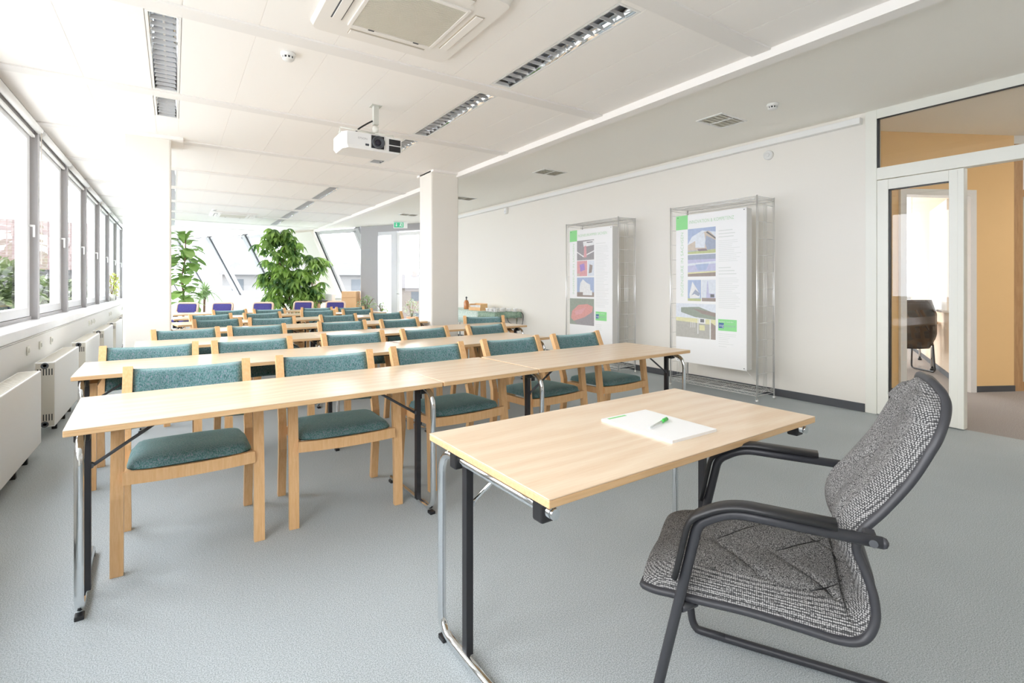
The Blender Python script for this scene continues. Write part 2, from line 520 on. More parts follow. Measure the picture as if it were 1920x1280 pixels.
# ---- far slanted facade
M['mull'] = plain('roof_window_mullion', (.50, .51, .53), .5); M['mull2'] = plain('roof_window_sash', (.62, .62, .64), .5)
def FW(t, k, z=None):
    """point on slanted plane: k=0 top (z=CZ) .. 1 bottom (z .92)"""
    return FP(t, SL * k, CZ + (.92 - CZ) * k)
nrm = (Vector((FN.x * (CZ - .92), FN.y * (CZ - .92), SL))).normalized()
def slant_bar(mm, t0, t1, k0, k1, d0, d1):
    ps = []
    for t in (t0, t1):
        for k in (k0, k1):
            for d in (d0, d1):
                ps.append(FW(t, k) + nrm * d)
    vs = [mm.bm.verts.new(p) for p in ps]
    for q in ((0, 1, 3, 2), (4, 6, 7, 5), (0, 4, 5, 1), (2, 3, 7, 6), (0, 2, 6, 4), (1, 5, 7, 3)): mm.face([vs[i] for i in q])
n = 17
bays = [(2.29, 4.10), (5.50, 7.32), (7.32, 9.21), (9.21, 11.05), (11.05, 12.9)]
for (t0, t1) in bays:
    w = empty('window_%d' % n); w['kind'] = 'structure'
    mm = MB(); slant_bar(mm, t0 - .07, t0 + .07, 0, 1, -.10, .04); mm.build('mullion', M['mull'], w)
    mm = MB(); slant_bar(mm, t1 - .105, t1 - .07, 0, 1, -.07, .05); slant_bar(mm, t0 + .07, t0 + .115, 0, 1, -.06, .05); slant_bar(mm, t0 + .115, t1 - .105, .985, 1, -.06, .05); mm.build('gasket', M['dkgrey'], w)
    mm = MB(); slant_bar(mm, t0 + .12, t0 + .21, .03, .97, -.05, .03); slant_bar(mm, t1 - .2, t1 - .11, .03, .97, -.05, .03)
    slant_bar(mm, t0 + .11, t1 - .05, .93, .985, -.05, .03); slant_bar(mm, t0 + .11, t1 - .05, .01, .06, -.05, .03)
    mm.build('sash', M['mull2'], w)
    mm = MB(); mm.quad([FW(t0 + .15, .04), FW(t1 - .1, .04), FW(t1 - .1, .95), FW(t0 + .15, .95)]); mm.build('pane', M['glass'], w)
    n += 1
m = MB(); slant_bar(m, 4.10, 5.50, 0, 1, -.16, .1)
struct(m, 'wall_far_pier', M['wall'], 'white slanted pier between the roof windows')
m = MB(); slant_bar(m, 12.9, 14.2, 0, 1, -.16, .1)
struct(m, 'wall_far_corner', M['white'])
m = MB(); m.poly([FP(2.2, SL + .02), FP(14.2, SL + .02), FP(14.2, SL + .12), FP(2.2, SL + .12)], (0, 0, .87))
struct(m, 'wall_far', M['wall'], 'low white wall under the slanted windows')
m = MB(); m.poly([FP(2.2, SL - .42, .87), FP(14.2, SL - .42, .87), FP(14.2, SL + .12, .87), FP(2.2, SL + .12, .87)], (0, 0, .05))
struct(m, 'trim_25', M['white'], 'white ledge under the slanted windows')
m = MB(); m.poly([FP(2.12, 0), FP(2.20, 0), FP(2.20, SL + .12), FP(2.12, SL + .12)], (0, 0, CZ))
struct(m, 'wall_far_cheek', M['white'])
# terrace door wall
d = empty('door_1', FP(0)); d['kind'] = 'structure'
d.location = (0, 0, 0)
def vbar(mm, t0, t1, z0, z1, o0=-.05, o1=.05):
    mm.poly([FP(t0, o0, z0), FP(t1, o0, z0), FP(t1, o1, z0), FP(t0, o1, z0)], (0, 0, z1 - z0))
mm = MB(); vbar(mm, 1.50, 2.14, 0, CZ, -.06, .10); vbar(mm, -.3, 1.5, 2.86, CZ, -.06, .10); mm.build('frame', M['grey'], d)
mm = MB(); vbar(mm, .82, 1.02, 0, 2.86, -.05, .08); vbar(mm, -.25, -.05, 0, 2.86, -.05, .08); vbar(mm, 1.02, 1.5, 2.76, 2.86); mm.build('post', M['ltgrey'], d)
mm = MB(); vbar(mm, .72, .81, .02, 2.82); vbar(mm, -.04, .05, .02, 2.82); vbar(mm, .05, .72, .02, .12); vbar(mm, .05, .72, 2.72, 2.82); mm.build('leaf', M['white'], d)
mm = MB(); mm.quad([FP(.05, 0, .12), FP(.72, 0, .12), FP(.72, 0, 2.72), FP(.05, 0, 2.72)]); mm.quad([FP(1.02, 0, .02), FP(1.5, 0, .02), FP(1.5, 0, 2.76), FP(1.02, 0, 2.76)]); mm.build('pane', M['glass'], d)
mm = MB(); p = FP(.765, -.05, 1.05); q = FP(.765, -.11, 1.05); mm.cyl(p, q, .011, 10); mm.cyl(q, FP(.62, -.11, 1.05), .011, 10); mm.build('handle', M['chrome'], d)
m = MB(); vbar(m, -1.2, -.3, 0, CZ, -.02, .12); struct(m, 'wall_far_end', M['white'])

# ------------------------------------------------------------------ glazed screen to hallway (right wall)
w = empty('door_2'); w['kind'] = 'structure'
def fr(mm, y0, y1, z0, z1, x0=XR - .01, x1=XR + .09, bev=.004): mm.box(x0, x1, y0, y1, z0, z1, bev=bev)
mm = MB(); fr(mm, 2.135, 2.235, 0, CZ); fr(mm, .45, 2.135, 2.345, 2.465); fr(mm, .45, 2.135, CZ - .09, CZ + .03); fr(mm, .45, .55, 0, 2.345)
mm.build('frame', M['cream'], w)
mm = MB(); mm.quad([(XR + .03, .55, 2.46), (XR + .03, 2.12, 2.46), (XR + .03, 2.12, CZ - .085), (XR + .03, .55, CZ - .085)]); mm.build('pane', M['glassd'], w)
mm = MB()
for b in ((2.115, 2.135, 2.465, CZ - .09), (.56, 2.135, CZ - .10, CZ - .09)): mm.box(XR - .002, XR + .02, b[0], b[1], b[2], b[3])
mm.build('gasket', M['black'], w)
leaf = empty('door_3'); leaf['kind'] = 'structure'
mm = MB()
fr(mm, 2.03, 2.125, .01, 2.335, XR - .03, XR + .05); fr(mm, 1.455, 1.565, .01, 2.335, XR - .03, XR + .05)
fr(mm, 1.565, 2.03, 2.235, 2.335, XR - .03, XR + .05); fr(mm, 1.565, 2.03, .01, .13, XR - .03, XR + .05)
mm.build('leaf', M['cream'], leaf)
mm = MB(); fr(mm, 1.455, 1.50, .012, 2.333, XR - .045, XR - .03); mm.build('meeting_strip', M['cream'], leaf)
mm = MB(); mm.quad([(XR + .01, 1.56, .12), (XR + .01, 2.035, .12), (XR + .01, 2.035, 2.24), (XR + .01, 1.56, 2.24)]); mm.build('pane', M['glassd'], leaf)
mm = MB()
for b in ((2.018, 2.03, .13, 2.235), (1.565, 2.03, 2.225, 2.235)): mm.box(XR - .02, XR + .02, b[0], b[1], b[2], b[3])
mm.build('gasket', M['black'], leaf)
# orange hallway wall with doorway
OO = Vector((6.94, 2.51, 0)); OD = Vector((.88, -.47, 0)).normalized(); ON = Vector((.47, .88, 0)).normalized()
def OP(t, o=0, z=0):
    p = OO + OD * t + ON * o; return Vector((p.x, p.y, z))
def oseg(mm, t0, t1, z0, z1, o0=0, o1=.12):
    mm.poly([OP(t0, o0, z0), OP(t1, o0, z0), OP(t1, o1, z0), OP(t0, o1, z0)], (0, 0, z1 - z0))
m = MB(); oseg(m, -1.15, .27, 0, 3.13); oseg(m, .27, 1.22, 2.42, 3.13); oseg(m, 1.22, 1.79, 0, 3.13)
struct(m, 'wall_hallway', M['orange'], 'orange hallway wall')
m = MB(); oseg(m, 1.24, 1.79, 0, .07, -.015, 0); oseg(m, -1.1, .25, 0, .07, -.015, 0); struct(m, 'baseboard_hallway', M['dkgrey'])
d = empty('door_4'); d['kind'] = 'structure'
mm = MB(); oseg(mm, .25, .33, 0, 2.44, -.03, .15); oseg(mm, 1.17, 1.25, 0, 2.44, -.03, .15); oseg(mm, .33, 1.17, 2.37, 2.44, -.03, .15); mm.build('frame', M['white'], d)
# oak glazed screen right of orange wall
d = empty('window_30'); d['kind'] = 'structure'
GO = OP(1.79); GD = Vector((.83, -.56, 0)).normalized()
def gseg(mm, t0, t1, z0, z1, o0=0.0, o1=.07):
    nn = Vector((.56, .83, 0)).normalized()
    a, b = GO + GD * t0, GO + GD * t1
    mm.poly([a + nn * o0 + Vector((0, 0, z0)), b + nn * o0 + Vector((0, 0, z0)), b + nn * o1 + Vector((0, 0, z0)), a + nn * o1 + Vector((0, 0, z0))], (0, 0, z1 - z0))
mm = MB(); gseg(mm, 0, .11, 0, 3.02); gseg(mm, .11, 1.6, 0, .11); gseg(mm, .11, 1.6, 2.38, 2.46); gseg(mm, .11, 1.6, 2.93, 3.02); gseg(mm, 1.3, 1.4, 0, 3.02); mm.build('frame', M['frame_wood'], d)
mm = MB(); gseg(mm, .11, 1.3, .11, 2.38, .03, .038); mm.build('pane', plain('frosted_pane', (.62, .66, .60), .35), d)
mm = MB(); gseg(mm, .11, 1.3, 2.46, 2.93, .03, .038); mm.build('pane', plain('pane_top_reflection', (.84, .85, .86), .35), d)  # white of the upper pane paints in a ceiling reflection
m = MB(); gseg(m, -.02, 1.7, 3.02, 3.13); struct(m, 'wall_hallway_head', M['white'])
# office behind the doorway: board wall, far slanted window
m = MB(); a = Vector((8.05, 2.01, 0)); b = Vector((12.45, 3.93, 0)); nn = Vector((.40, -.916, 0)).normalized()
m.poly([a, b, b + nn * .1, a + nn * .1], (0, 0, 3.13)); struct(m, 'wall_office', plain('office_peach_wall', (.84, .68, .52), .8), 'peach office wall carrying the whiteboard')
m = MB(); m.poly([a - nn * .012, b - nn * .012, b, a], (0, 0, .07)); struct(m, 'baseboard_office', M['dkgrey'])
m = MB(); a2 = Vector((7.0, 2.65, 0)); b2 = Vector((8.6, 7.4, 0)); m.poly([a2, b2, b2 + Vector((-.1, 0, 0)), a2 + Vector((-.1, 0, 0))], (0, 0, 3.13)); struct(m, 'wall_office_left', M['wall'])
bd = (b - a).normalized(); OWA = a.copy(); ONN = nn.copy()
wb = empty('whiteboard', a + bd * 2.43 - nn * .001 + Vector((0, 0, 1.0)), math.atan2(bd.y, bd.x) + PI, 'white board with alloy tray on the peach office wall', 'whiteboard')
mm = MB(); mm.box(0, 1.45, -.025, .0, -.06, 1.5, bev=.004); mm.build('panel', M['paper'], wb)
mm = MB(); mm.box(-.01, 1.46, -.08, .0, -.09, -.06, bev=.004); mm.build('tray', M['ltgrey'], wb)
# far office window (slanted)
ct = Vector(fw) * 10.9 + Vector(rt) * (.807 * 10.9)
hh = (Vector(rt) * 1.0 - Vector(fw) * .6).normalized(); outn = (Vector(rt) * .6 + Vector(fw) * 1.0).normalized()
def OW(s_, o, z): 
    p = ct + hh * s_ + outn * o; return Vector((p.x, p.y, z))
def osl(mm, s0, s1, k0, k1, d0=-.06, d1=.04):
    vs = []
    for s_ in (s0, s1):
        for k in (k0, k1):
            for dd in (d0, d1):
                vs.append(mm.bm.verts.new(OW(s_, .25 - 1.1 * k + dd, .98 + (3.13 - .98) * k)))
    for q in ((0, 1, 3, 2), (4, 6, 7, 5), (0, 4, 5, 1), (2, 3, 7, 6), (0, 2, 6, 4), (1, 5, 7, 3)): mm.face([vs[i] for i in q])
d = empty('window_31'); d['kind'] = 'structure'
mm = MB(); osl(mm, -.04, .08, 0, 1); osl(mm, -1.9, -1.78, 0, 1); osl(mm, 1.5, 1.62, 0, 1); osl(mm, -1.78, 1.5, 0, .05); mm.build('frame', M['grey'], d)
mm = MB(); mm.quad([OW(-1.78, .25 - 1.1 * .05, .98 + 2.15 * .05), OW(1.5, .25 - 1.1 * .05, .98 + 2.15 * .05), OW(1.5, -.85, 3.13), OW(-1.78, -.85, 3.13)]); mm.build('pane', M['glass'], d)
m = MB(); m.poly([OW(-2.6, .25, 0), OW(2.4, .25, 0), OW(2.4, .4, 0), OW(-2.6, .4, 0)], (0, 0, .93)); struct(m, 'wall_office_far', M['white'])
m = MB(); m.poly([OW(-2.6, -.15, .93), OW(2.4, -.15, .93), OW(2.4, .4, .93), OW(-2.6, .4, .93)], (0, 0, .05)); struct(m, 'trim_26', M['white'], 'white window board of the office')
# hallway closing walls
m = MB(); m.box(12.45, 12.55, -3.2, 3.95, 0, 3.13); struct(m, 'wall_hallway_end', M['wall'])
m = MB(); m.box(XR + .16, 12.55, -3.3, -3.2, 0, 3.13); struct(m, 'wall_hallway_side', M['wall'])

# ------------------------------------------------------------------ folding tables
def table_top(L_, D, parent, h=.745):
    mm = MB(); mm.box(0, L_, 0, D, h - .004, h, bev=.0015); mm.build('table_top', M['top'], parent)
    mm = MB(); mm.box(0, L_, 0, D, h - .026, h - .004, bev=.003); mm.build('edge_band', M['topedge'], parent)
def c_frame(x, D, inward, parent, h=.745, flip=False):
    """C-shaped chrome end frame; tube upright at local y=.03 (front)"""
    fy = (lambda y: D - y) if flip else (lambda y: y)
    zt = h - .055
    mm = MB()
    pts = fillet([(x, fy(D - .03), zt), (x, fy(.03), zt), (x, fy(.03), .028), (x, fy(D - .08), .028)], [.10, .08], 8)
    mm.tube(pts, .0155, 12, up=(1, 0, 0))
    t = mm.build('leg_frame', M['chrome'], parent)
    mm = MB(); px = x + inward * .012
    mm.box(px - .0135, px + .0135, fy(.20) - .016, fy(.20) + .016, .035, zt - .012, bev=.002)
    mm.build('post', M['blackm'], parent)
    for yy in (.16, D - .065):
        mm = MB(); y = fy(yy)
        mm.box(x - .026, x + .026, y - .022, y + .022, zt - .030, h - .026, bev=.006)
        mm.box(x - .026, x + inward * .10, y - .03, y + .03, h - .036, h - .026, bev=.002)
        mm.build('clamp', M['black'], parent)
    mm = MB(); ye = fy(D - .03); sgn = 1 if not flip else -1
    mm.cyl((x, ye, zt), (x, ye + sgn * .012, zt), .0150, 14); mm.build('end_cap', M['chrome'], parent)
    mm = MB(); mm.cyl((px + inward * .02, fy(.20), h - .20), (px + inward * .27, fy(.20), h - .035), .007, 8)
    mm.cyl((px + inward * .012, fy(.20) - .012, h - .20), (px + inward * .012, fy(.20) + .012, h - .20), .012, 8)
    mm.build('brace', M['dkgrey'] if not flip else M['chrome'], parent)
    for yy in (.05, D - .09):
        mm = MB(); y = fy(yy); mm.box(x - .015, x + .015, y - .02, y + .02, 0, .016, bev=.002); mm.build('foot_pad', M['black'], parent)

def table(name, x, y, ang, L_, D, kind, label, group):
    t = empty(name, (x, y, 0), math.radians(ang), label, 'table', group)
    table_top(L_, D, t)
    if kind == 'long':
        c_frame(.045, D, 1, t); c_frame(L_ - .045, D, -1, t)
    else:       # link top carried by its neighbours on two rails
        mm = MB()
        for yy in (.12, D - .14): mm.box(-.10, L_ + .10, yy, yy + .03, .695, .718, bev=.002)
        mm.build('rail', M['blackm'], t)
    return t
ROWN = ['front', 'second', 'third', 'fourth', 'fifth', 'sixth', 'seventh']
GRPT = 'long folding tables in the seminar rows'; GRPL = 'short link tables in the seminar rows'
ROWS = [
    [(-.346, 2.50, 2.4, 1.605, 'long'), (1.268, 2.570, 3.6, .70, 'link'), (1.978, 2.617, 2.2, 1.645, 'long')],
    [(-.509, 3.941, 1.2, 1.615, 'long'), (1.118, 3.985, 3.2, .685, 'link'), (1.812, 4.035, 6.0, 1.50, 'long')],
    [(-.285, 5.41, 2.2, 1.60, 'long'), (1.325, 5.475, 3.2, 1.10, 'link'), (2.430, 5.54, 2.5, 1.60, 'long')],
    [(.03, 6.86, 4.5, 1.60, 'long'), (1.635, 6.99, 3.0, 1.58, 'long')],
    [(.045, 8.26, 7.0, 1.60, 'long'), (1.645, 8.50, 5.0, 1.60, 'long')],
    [(.0, 9.82, 2.0, 1.60, 'long'), (1.61, 9.885, 2.0, .40, 'link'), (2.02, 9.90, 2.4, 1.60, 'long')],
    [(.0, 11.28, 3.0, 1.60, 'long'), (1.61, 11.37, 3.0, 1.60, 'long')],
]
for r, row in enumerate(ROWS):
    longs = [i for i, q in enumerate(row) if q[4] == 'long']
    for i, (x, y, a, L_, k) in enumerate(row):
        if k == 'long':
            side = 'at the window end' if i == longs[0] else 'at the poster-wall end'
            lb = 'long beech folding table with chrome legs %s of the %s row' % (side, ROWN[r])
            table('folding_table', x, y, a, L_, .70, k, lb, GRPT)
        else:
            table('link_table', x, y, a, L_, .70, k, 'short beech link table bridging two long tables in the %s row' % ROWN[r], GRPL)

# presenter's table (upright tube on the far side)
t = empty('presenter_table', (.793, 1.008, 0), math.radians(.9), "beech presenter's table with chrome side bars standing alone before the rows", 'table')
table_top(1.425, .70, t)
c_frame(.036, .70, 1, t, flip=True); c_frame(1.425 - .036, .70, -1, t, flip=True)
TTOP = .745

# notepad and pen
pad = empty('notepad', (1.395, 1.128, TTOP), math.radians(0), "white notepad with a small green print on the presenter's table", 'notepad')
Pc = [(0.03, .345), (.295, .35), (.285, .0), (.03, .0)]
mm = MB(); mm.poly([(x, y, 0) for x, y in Pc], (0, 0, .010)); mm.build('sheets', M['paper'], pad)
mm = MB(); mm.poly([(.05, .32, .0102), (.05, .332, .0102), (.15, .334, .0102), (.15, .322, .0102)], (0, 0, .0004)); mm.build('print', M['green'], pad)
pen = empty('pen', (1.60, 1.302, TTOP + .0165), math.radians(196), 'pale pen with a green cap lying on the notepad', 'pen')
mm = MB(); mm.tube([(.03, 0, 0), (.13, 0, 0), (.142, 0, 0)], .0045, 12, scales=[1, .95, .3]); mm.build('barrel', plain('pale_plastic', (.75, .78, .77), .3), pen)
mm = MB(); mm.cyl((-.022, 0, 0), (.03, 0, 0), .0058, 12); mm.box(-.018, .02, -.002, .002, .004, .0085); mm.build('cap', M['greenpen'], pen)

# ------------------------------------------------------------------ beech armchairs (local: front -y, origin at front feet)
def make_chair():
    t = empty('upholstered_chair')
    W2 = .285
    for s in (-1, 1):
        x = s * W2
        # front post
        mm = MB(); mm.sweep([(x, .0, 0), (x, .012, .34), (x, .05, .655)], [(-.024, -.017), (.024, -.017), (.024, .017), (-.024, .017)], up=(0, 1, 0), smooth=False)
        mm.build('leg', M['cwood'], t)
        mm = MB()
        mm.sweep([(x, .50, 0), (x, .455, .30), (x, .46, .46), (x, .515, .62), (x, .61, .825), (x, .618, .84)],
                 [(-.022, -.02), (.022, -.02), (.022, .02), (-.022, .02)], up=(0, 1, 0), smooth=False)
        mm.build('leg', M['cwood'], t)
        mm = MB(); mm.sweep([(x, .03, .657), (x, .25, .668), (x, .50, .655), (x, .535, .645)], [(-.026, -.011), (.026, -.011), (.026, .011), (-.026, .011)], smooth=False)
        mm.build('armrest', M['cwood'], t)
        mm = MB(); mm.sweep([(s * (W2 - .035), .02, .415), (s * (W2 - .035), .44, .405)], [(-.011, -.025), (.011, -.025), (.011, .025), (-.011, .025)], smooth=False)
        mm.build('side_rail', M['cwood'], t)
    mm = MB()
    pts = spline([(-W2 + .02, .0, .427), (-.14, -.006, .423), (0, -.008, .421), (.14, -.006, .423), (W2 - .02, .0, .427)], 4)
    mm.sweep(pts, [(-.011, -.028), (.011, -.028), (.011, .028), (-.011, .028)], smooth=False)
    mm.build('front_rail', M['cwood'], t)
    mm = MB(); mm.sweep([(-W2 + .02, .44, .41), (W2 - .02, .44, .41)], [(-.011, -.022), (.011, -.022), (.011, .022), (-.011, .022)], smooth=False)
    mm.build('rear_rail', M['cwood'], t)
    # seat cushion
    mm = MB(); nx, ny = 22, 20
    def P_(u, v, top):
        # superellipse outline
        x = (u * 2 - 1); y = (v * 2 - 1)
        ex = abs(x) ** 5; ey = abs(y) ** 5
        k = max(0.0, 1 - max(abs(x), abs(y)) ** 6) ** .5
        hx = (W2 - .028) if v > .12 else (W2 - .028) - .012 * (1 - v / .12)
        X = x * hx; Y = .225 + y * .235
        cr = 1 - .32 * max(0, abs(x) * abs(y)) ** 6
        X *= (1 - .10 * (abs(y) ** 7) * abs(x) ** 2); Y = .225 + y * .235 * (1 - .10 * (abs(x) ** 7) * abs(y) ** 2)
        if top: z = .452 + .042 * k + .012 * (1 - x * x) * (1 - y * y) + .005 * y * -1
        else: z = .452 - .012 * k
        return (X, Y, z)
    for top in (True, False):
        gr = [[mm.bm.verts.new(P_(i / nx, j / ny, top)) for j in range(ny + 1)] for i in range(nx + 1)]
        for i in range(nx):
            for j in range(ny):
                q = [gr[i][j], gr[i + 1][j], gr[i + 1][j + 1], gr[i][j + 1]]
                mm.face(q if top else q[::-1], True)
    bmesh.ops.remove_doubles(mm.bm, verts=mm.bm.verts, dist=1e-5)
    mm.build('seat', M['teal'], t)
    # curved back panel
    mm = MB(); nx, nz = 16, 8; th = .028
    def B_(u, v, f):
        x = (u * 2 - 1) * (W2 - .021); z = .535 + (.833 - .535) * v
        z -= .012 * (1 - (2 * u - 1) ** 2) * v
        yy = .47 + (z - .53) * .46
        bow = .045 * (1 - (2 * u - 1) ** 2)
        e = min(1, min(u, 1 - u) * 14, min(v, 1 - v) * 9) ** .5
        return (x, yy + bow + (-.5 + f) * th * e, z)
    for f in (0, 1):
        gr = [[mm.bm.verts.new(B_(i / nx, j / nz, f)) for j in range(nz + 1)] for i in range(nx + 1)]
        for i in range(nx):
            for j in range(nz):
                q = [gr[i][j], gr[i + 1][j], gr[i + 1][j + 1], gr[i][j + 1]]
                mm.face(q if f == 0 else q[::-1], True)
    bmesh.ops.remove_doubles(mm.bm, verts=mm.bm.verts, dist=1e-5)
    mm.build('backrest', M['teal'], t)
    return t
SEATS = [   # back-top corners on the floor plan (x0,y0,x1,y1)
    [(-.226, 3.449, .382, 3.446), (.539, 3.479, 1.142, 3.454), (1.29, 3.511, 1.911, 3.543), (2.084, 3.583, 2.736, 3.624), (2.832, 3.618, 3.51, 3.649)],
    [(-.439, 4.72, .152, 4.718), (.255, 4.695, .852, 4.749), (1.116, 4.821, 1.741, 4.875), (1.863, 4.866, 2.55, 5.03), (2.652, 4.952, 3.388, 5.125)],
    [(-.196, 6.179, .411, 6.30), (.476, 6.316, 1.1, 6.407), (1.456, 6.48, 2.09, 6.515), (2.195, 6.445, 2.885, 6.60), (3.50, 6.50, 4.10, 6.28)],
    [(.18, 7.80, .80, 7.98), (.857, 7.801, 1.456, 7.80), (1.774, 7.931, 2.471, 8.08), (2.625, 8.155, 3.323, 8.299)],
    [(.178, 9.10, .784, 9.27), (.912, 9.213, 1.54, 9.392), (1.892, 9.68, 2.515, 9.663), (2.611, 9.63, 3.234, 9.706)],
    [(.563, 10.61, 1.161, 10.80), (1.218, 10.58, 1.837, 10.74), (2.148, 10.83, 2.73, 10.78), (2.765, 10.62, 3.366, 10.68)],
]
NTH = ['nearest the window wall', 'second from the window wall', 'third from the window wall', 'fourth from the window wall', 'fifth from the window wall']
proto = make_chair(); first = True
for r, row in enumerate(SEATS):
    for i, (x0, y0, x1, y1) in enumerate(row):
        c = proto if first else copy_tree(proto); first = False
        a = math.atan2(y1 - y0, x1 - x0)
        cx, cy = (x0 + x1) / 2, (y0 + y1) / 2
        c.location = (cx + math.sin(a) * .615, cy - math.cos(a) * .615, 0)
        c.rotation_euler = (0, 0, a)
        prop(c, 'teal upholstered beech armchair behind the %s row of tables, %s' % (ROWN[r], NTH[i]), 'chair', 'teal chairs in the seminar rows')

# violet-blue chairs at the far end
def make_blue():
    t = empty('blue_chair')
    for s in (-1, 1):
        mm = MB(); mm.sweep([(s * .21, 0, 0), (s * .21, .02, .44)], [(-.018, -.018), (.018, -.018), (.018, .018), (-.018, .018)], up=(0, 1, 0), smooth=False); mm.build('leg', M['bwood'], t)
        mm = MB(); mm.sweep([(s * .22, .47, 0), (s * .22, .42, .44), (s * .22, .46, .65)], [(-.018, -.018), (.018, -.018), (.018, .018), (-.018, .018)], up=(0, 1, 0), smooth=False); mm.build('leg', M['bwood'], t)
    mm = MB(); mm.box(-.235, .235, -.03, .44, .42, .475, bev=.02); mm.build('seat', M['bluefab'], t)
    Mx = Matrix.Translation((0, .46, .60)) @ Matrix.Rotation(math.radians(-12), 4, 'X')
    mm = MB()
    fp = fillet([(-.245, 0, 0), (-.245, 0, .265), (.245, 0, .265), (.245, 0, 0), ], .07, 6)
    mm.sweep([Mx @ Vector(p) for p in fp], [(-.02, -.018), (.02, -.018), (.02, .018), (-.02, .018)], up=(0, 1, 0), smooth=True)
    mm.box(-.245, .245, -.014, .014, 0, .03, M=Mx); mm.build('back_frame', M['bwood'], t)
    mm = MB(); mm.box(-.222, .222, -.026, .012, .02, .245, M=Mx, bev=.025); mm.build('backrest', M['bluefab'], t)
    return t
BL = [(.28, 14.62, -31), (1.0, 14.25, -33), (1.853, 13.89, -33), (2.858, 14.15, -34), (3.563, 13.67, -34)]
BLAB = ['half hidden by the near column', 'before the strap-leaved plant', 'under bare slanted window', 'below the umbrella tree', 'beside the wooden cabinet']
bp = make_blue()
for i, (x, y, a) in enumerate(BL):
    c = bp if i == 0 else copy_tree(bp)
    ar = math.radians(a)
    c.location = (x + math.sin(ar) * .5, y - math.cos(ar) * .5, 0); c.rotation_euler = (0, 0, ar)
    prop(c, 'violet-blue chair with rounded pale wood back ' + BLAB[i], 'chair', 'violet-blue chairs at the far end')

# ------------------------------------------------------------------ grey visitor chair (cantilever)
oc = empty('cantilever_armchair', (1.493, .814, 0), math.atan2(.479, .878), "grey flecked cantilever armchair with black arms at the presenter's table", 'chair')
# local x = across (near side negative), local y = forward
prof = spline([(.335, .425, 0), (.27, .433, 0), (.17, .436, 0), (.06, .44, 0), (-.06, .436, 0), (-.14, .432, 0), (-.19, .445, 0), (-.214, .49, 0), (-.212, .545, 0), (-.195, .60, 0), (-.180, .645, 0), (-.192, .69, 0), (-.238, .75, 0), (-.291, .83, 0), (-.335, .92, 0), (-.364, .990, 0), (-.369, 1.02, 0), (-.360, 1.042, 0)], 10)
prof = [(p.x, p.y) for p in prof]
cum = [0]
for a, b in zip(prof, prof[1:]): cum.append(cum[-1] + math.dist(a, b))
TOT = cum[-1]
def hw(s):
    """half width along the profile"""
    r = TOT - s
    base = .248
    if s < .06: base -= .022 * (1 - s / .06) ** 2
    if s > .50: base = .248 - .034 * min(1, (s - .50) / .2)
    if s > .70: base -= .024 * ((s - .70) / (TOT - .70))
    if r < .15: base *= math.sqrt(max(0.02, 1 - ((.15 - r) / .154) ** 2.3))
    return base
def pt(i):
    a = prof[max(i - 1, 0)]; b = prof[min(i + 1, len(prof) - 1)]
    ty, tz = b[0] - a[0], b[1] - a[1]; l = math.hypot(ty, tz)
    return prof[i], (tz / l, -ty / l)     # normal towards the sitter
def cth(s):
    """cushion thickness"""
    if s < .10: return .030 + .035 * math.sqrt(s / .10)
    if s > TOT - .10: return .02 + .035 * max(0, (TOT - s) / .10) ** .5
    x = s / TOT
    return (.065 if x < .42 else .065 - .032 * min(1, (x - .42) / .10) + .010 * max(0, min(1, (x - .62) / .15))) + .004 * math.exp(-((s - .80) / .13) ** 2) - .004 * math.exp(-((s - .57) / .10) ** 2)
NWs = 56
mm = MB()
grid = []
for i in range(len(prof)):
    (y, z), (ny_, nz_) = pt(i); s = cum[i]; h_ = hw(s); T = cth(s)
    row = []
    for j in range(NWs + 1):
        w = -1 + 2 * j / NWs
        ww = math.copysign(abs(w) ** .85, w)
        k = (max(0, 1 - abs(ww) ** 4)) ** .5
        pil = .010 * (1 - math.cos(ww * PI * 2)) * .5
        d_ = .006 + T * k - .012 * (1 - ww * ww) + pil * .6
        # stitched creases running diagonally
        for (s0, sl) in ((.17, .20), (.33, .22), (.62, -.30), (.78, -.30), (.95, -.25)):
            q = (s - s0 - sl * abs(ww)) 
            if abs(ww) < .72: d_ -= .010 * math.exp(-(q / .012) ** 2)
        row.append(mm.bm.verts.new((ww * h_, y + ny_ * d_, z + nz_ * d_)))
    grid.append(row)
for i in range(len(prof) - 1):
    for j in range(NWs):
        mm.mi = 1 if (j < 8 or j >= NWs - 8) else 0
        mm.face([grid[i][j], grid[i][j + 1], grid[i + 1][j + 1], grid[i + 1][j]], True)
mm.mi = 0
# close the ends and the underside
bot = []
for i in range(len(prof)):
    (y, z), (ny_, nz_) = pt(i); h_ = hw(cum[i])
    bot.append([mm.bm.verts.new((x_ * h_, y + ny_ * .004, z + nz_ * .004)) for x_ in (-1, 0, 1)])
for i in range(len(prof) - 1):
    mm.face([bot[i][0], bot[i + 1][0], bot[i + 1][1], bot[i][1]]); mm.face([bot[i][1], bot[i + 1][1], bot[i + 1][2], bot[i][2]])
    mm.face([bot[i][0], grid[i][0], grid[i + 1][0], bot[i + 1][0]]); mm.face([bot[i][2], bot[i + 1][2], grid[i + 1][-1], grid[i][-1]])
for e in (0, -1):
    ring = grid[e] + [bot[e][2], bot[e][1], bot[e][0]]
    mm.face(ring)
mm.build('cushion', [M['ocfab'], M['band']], oc, recalc=True)
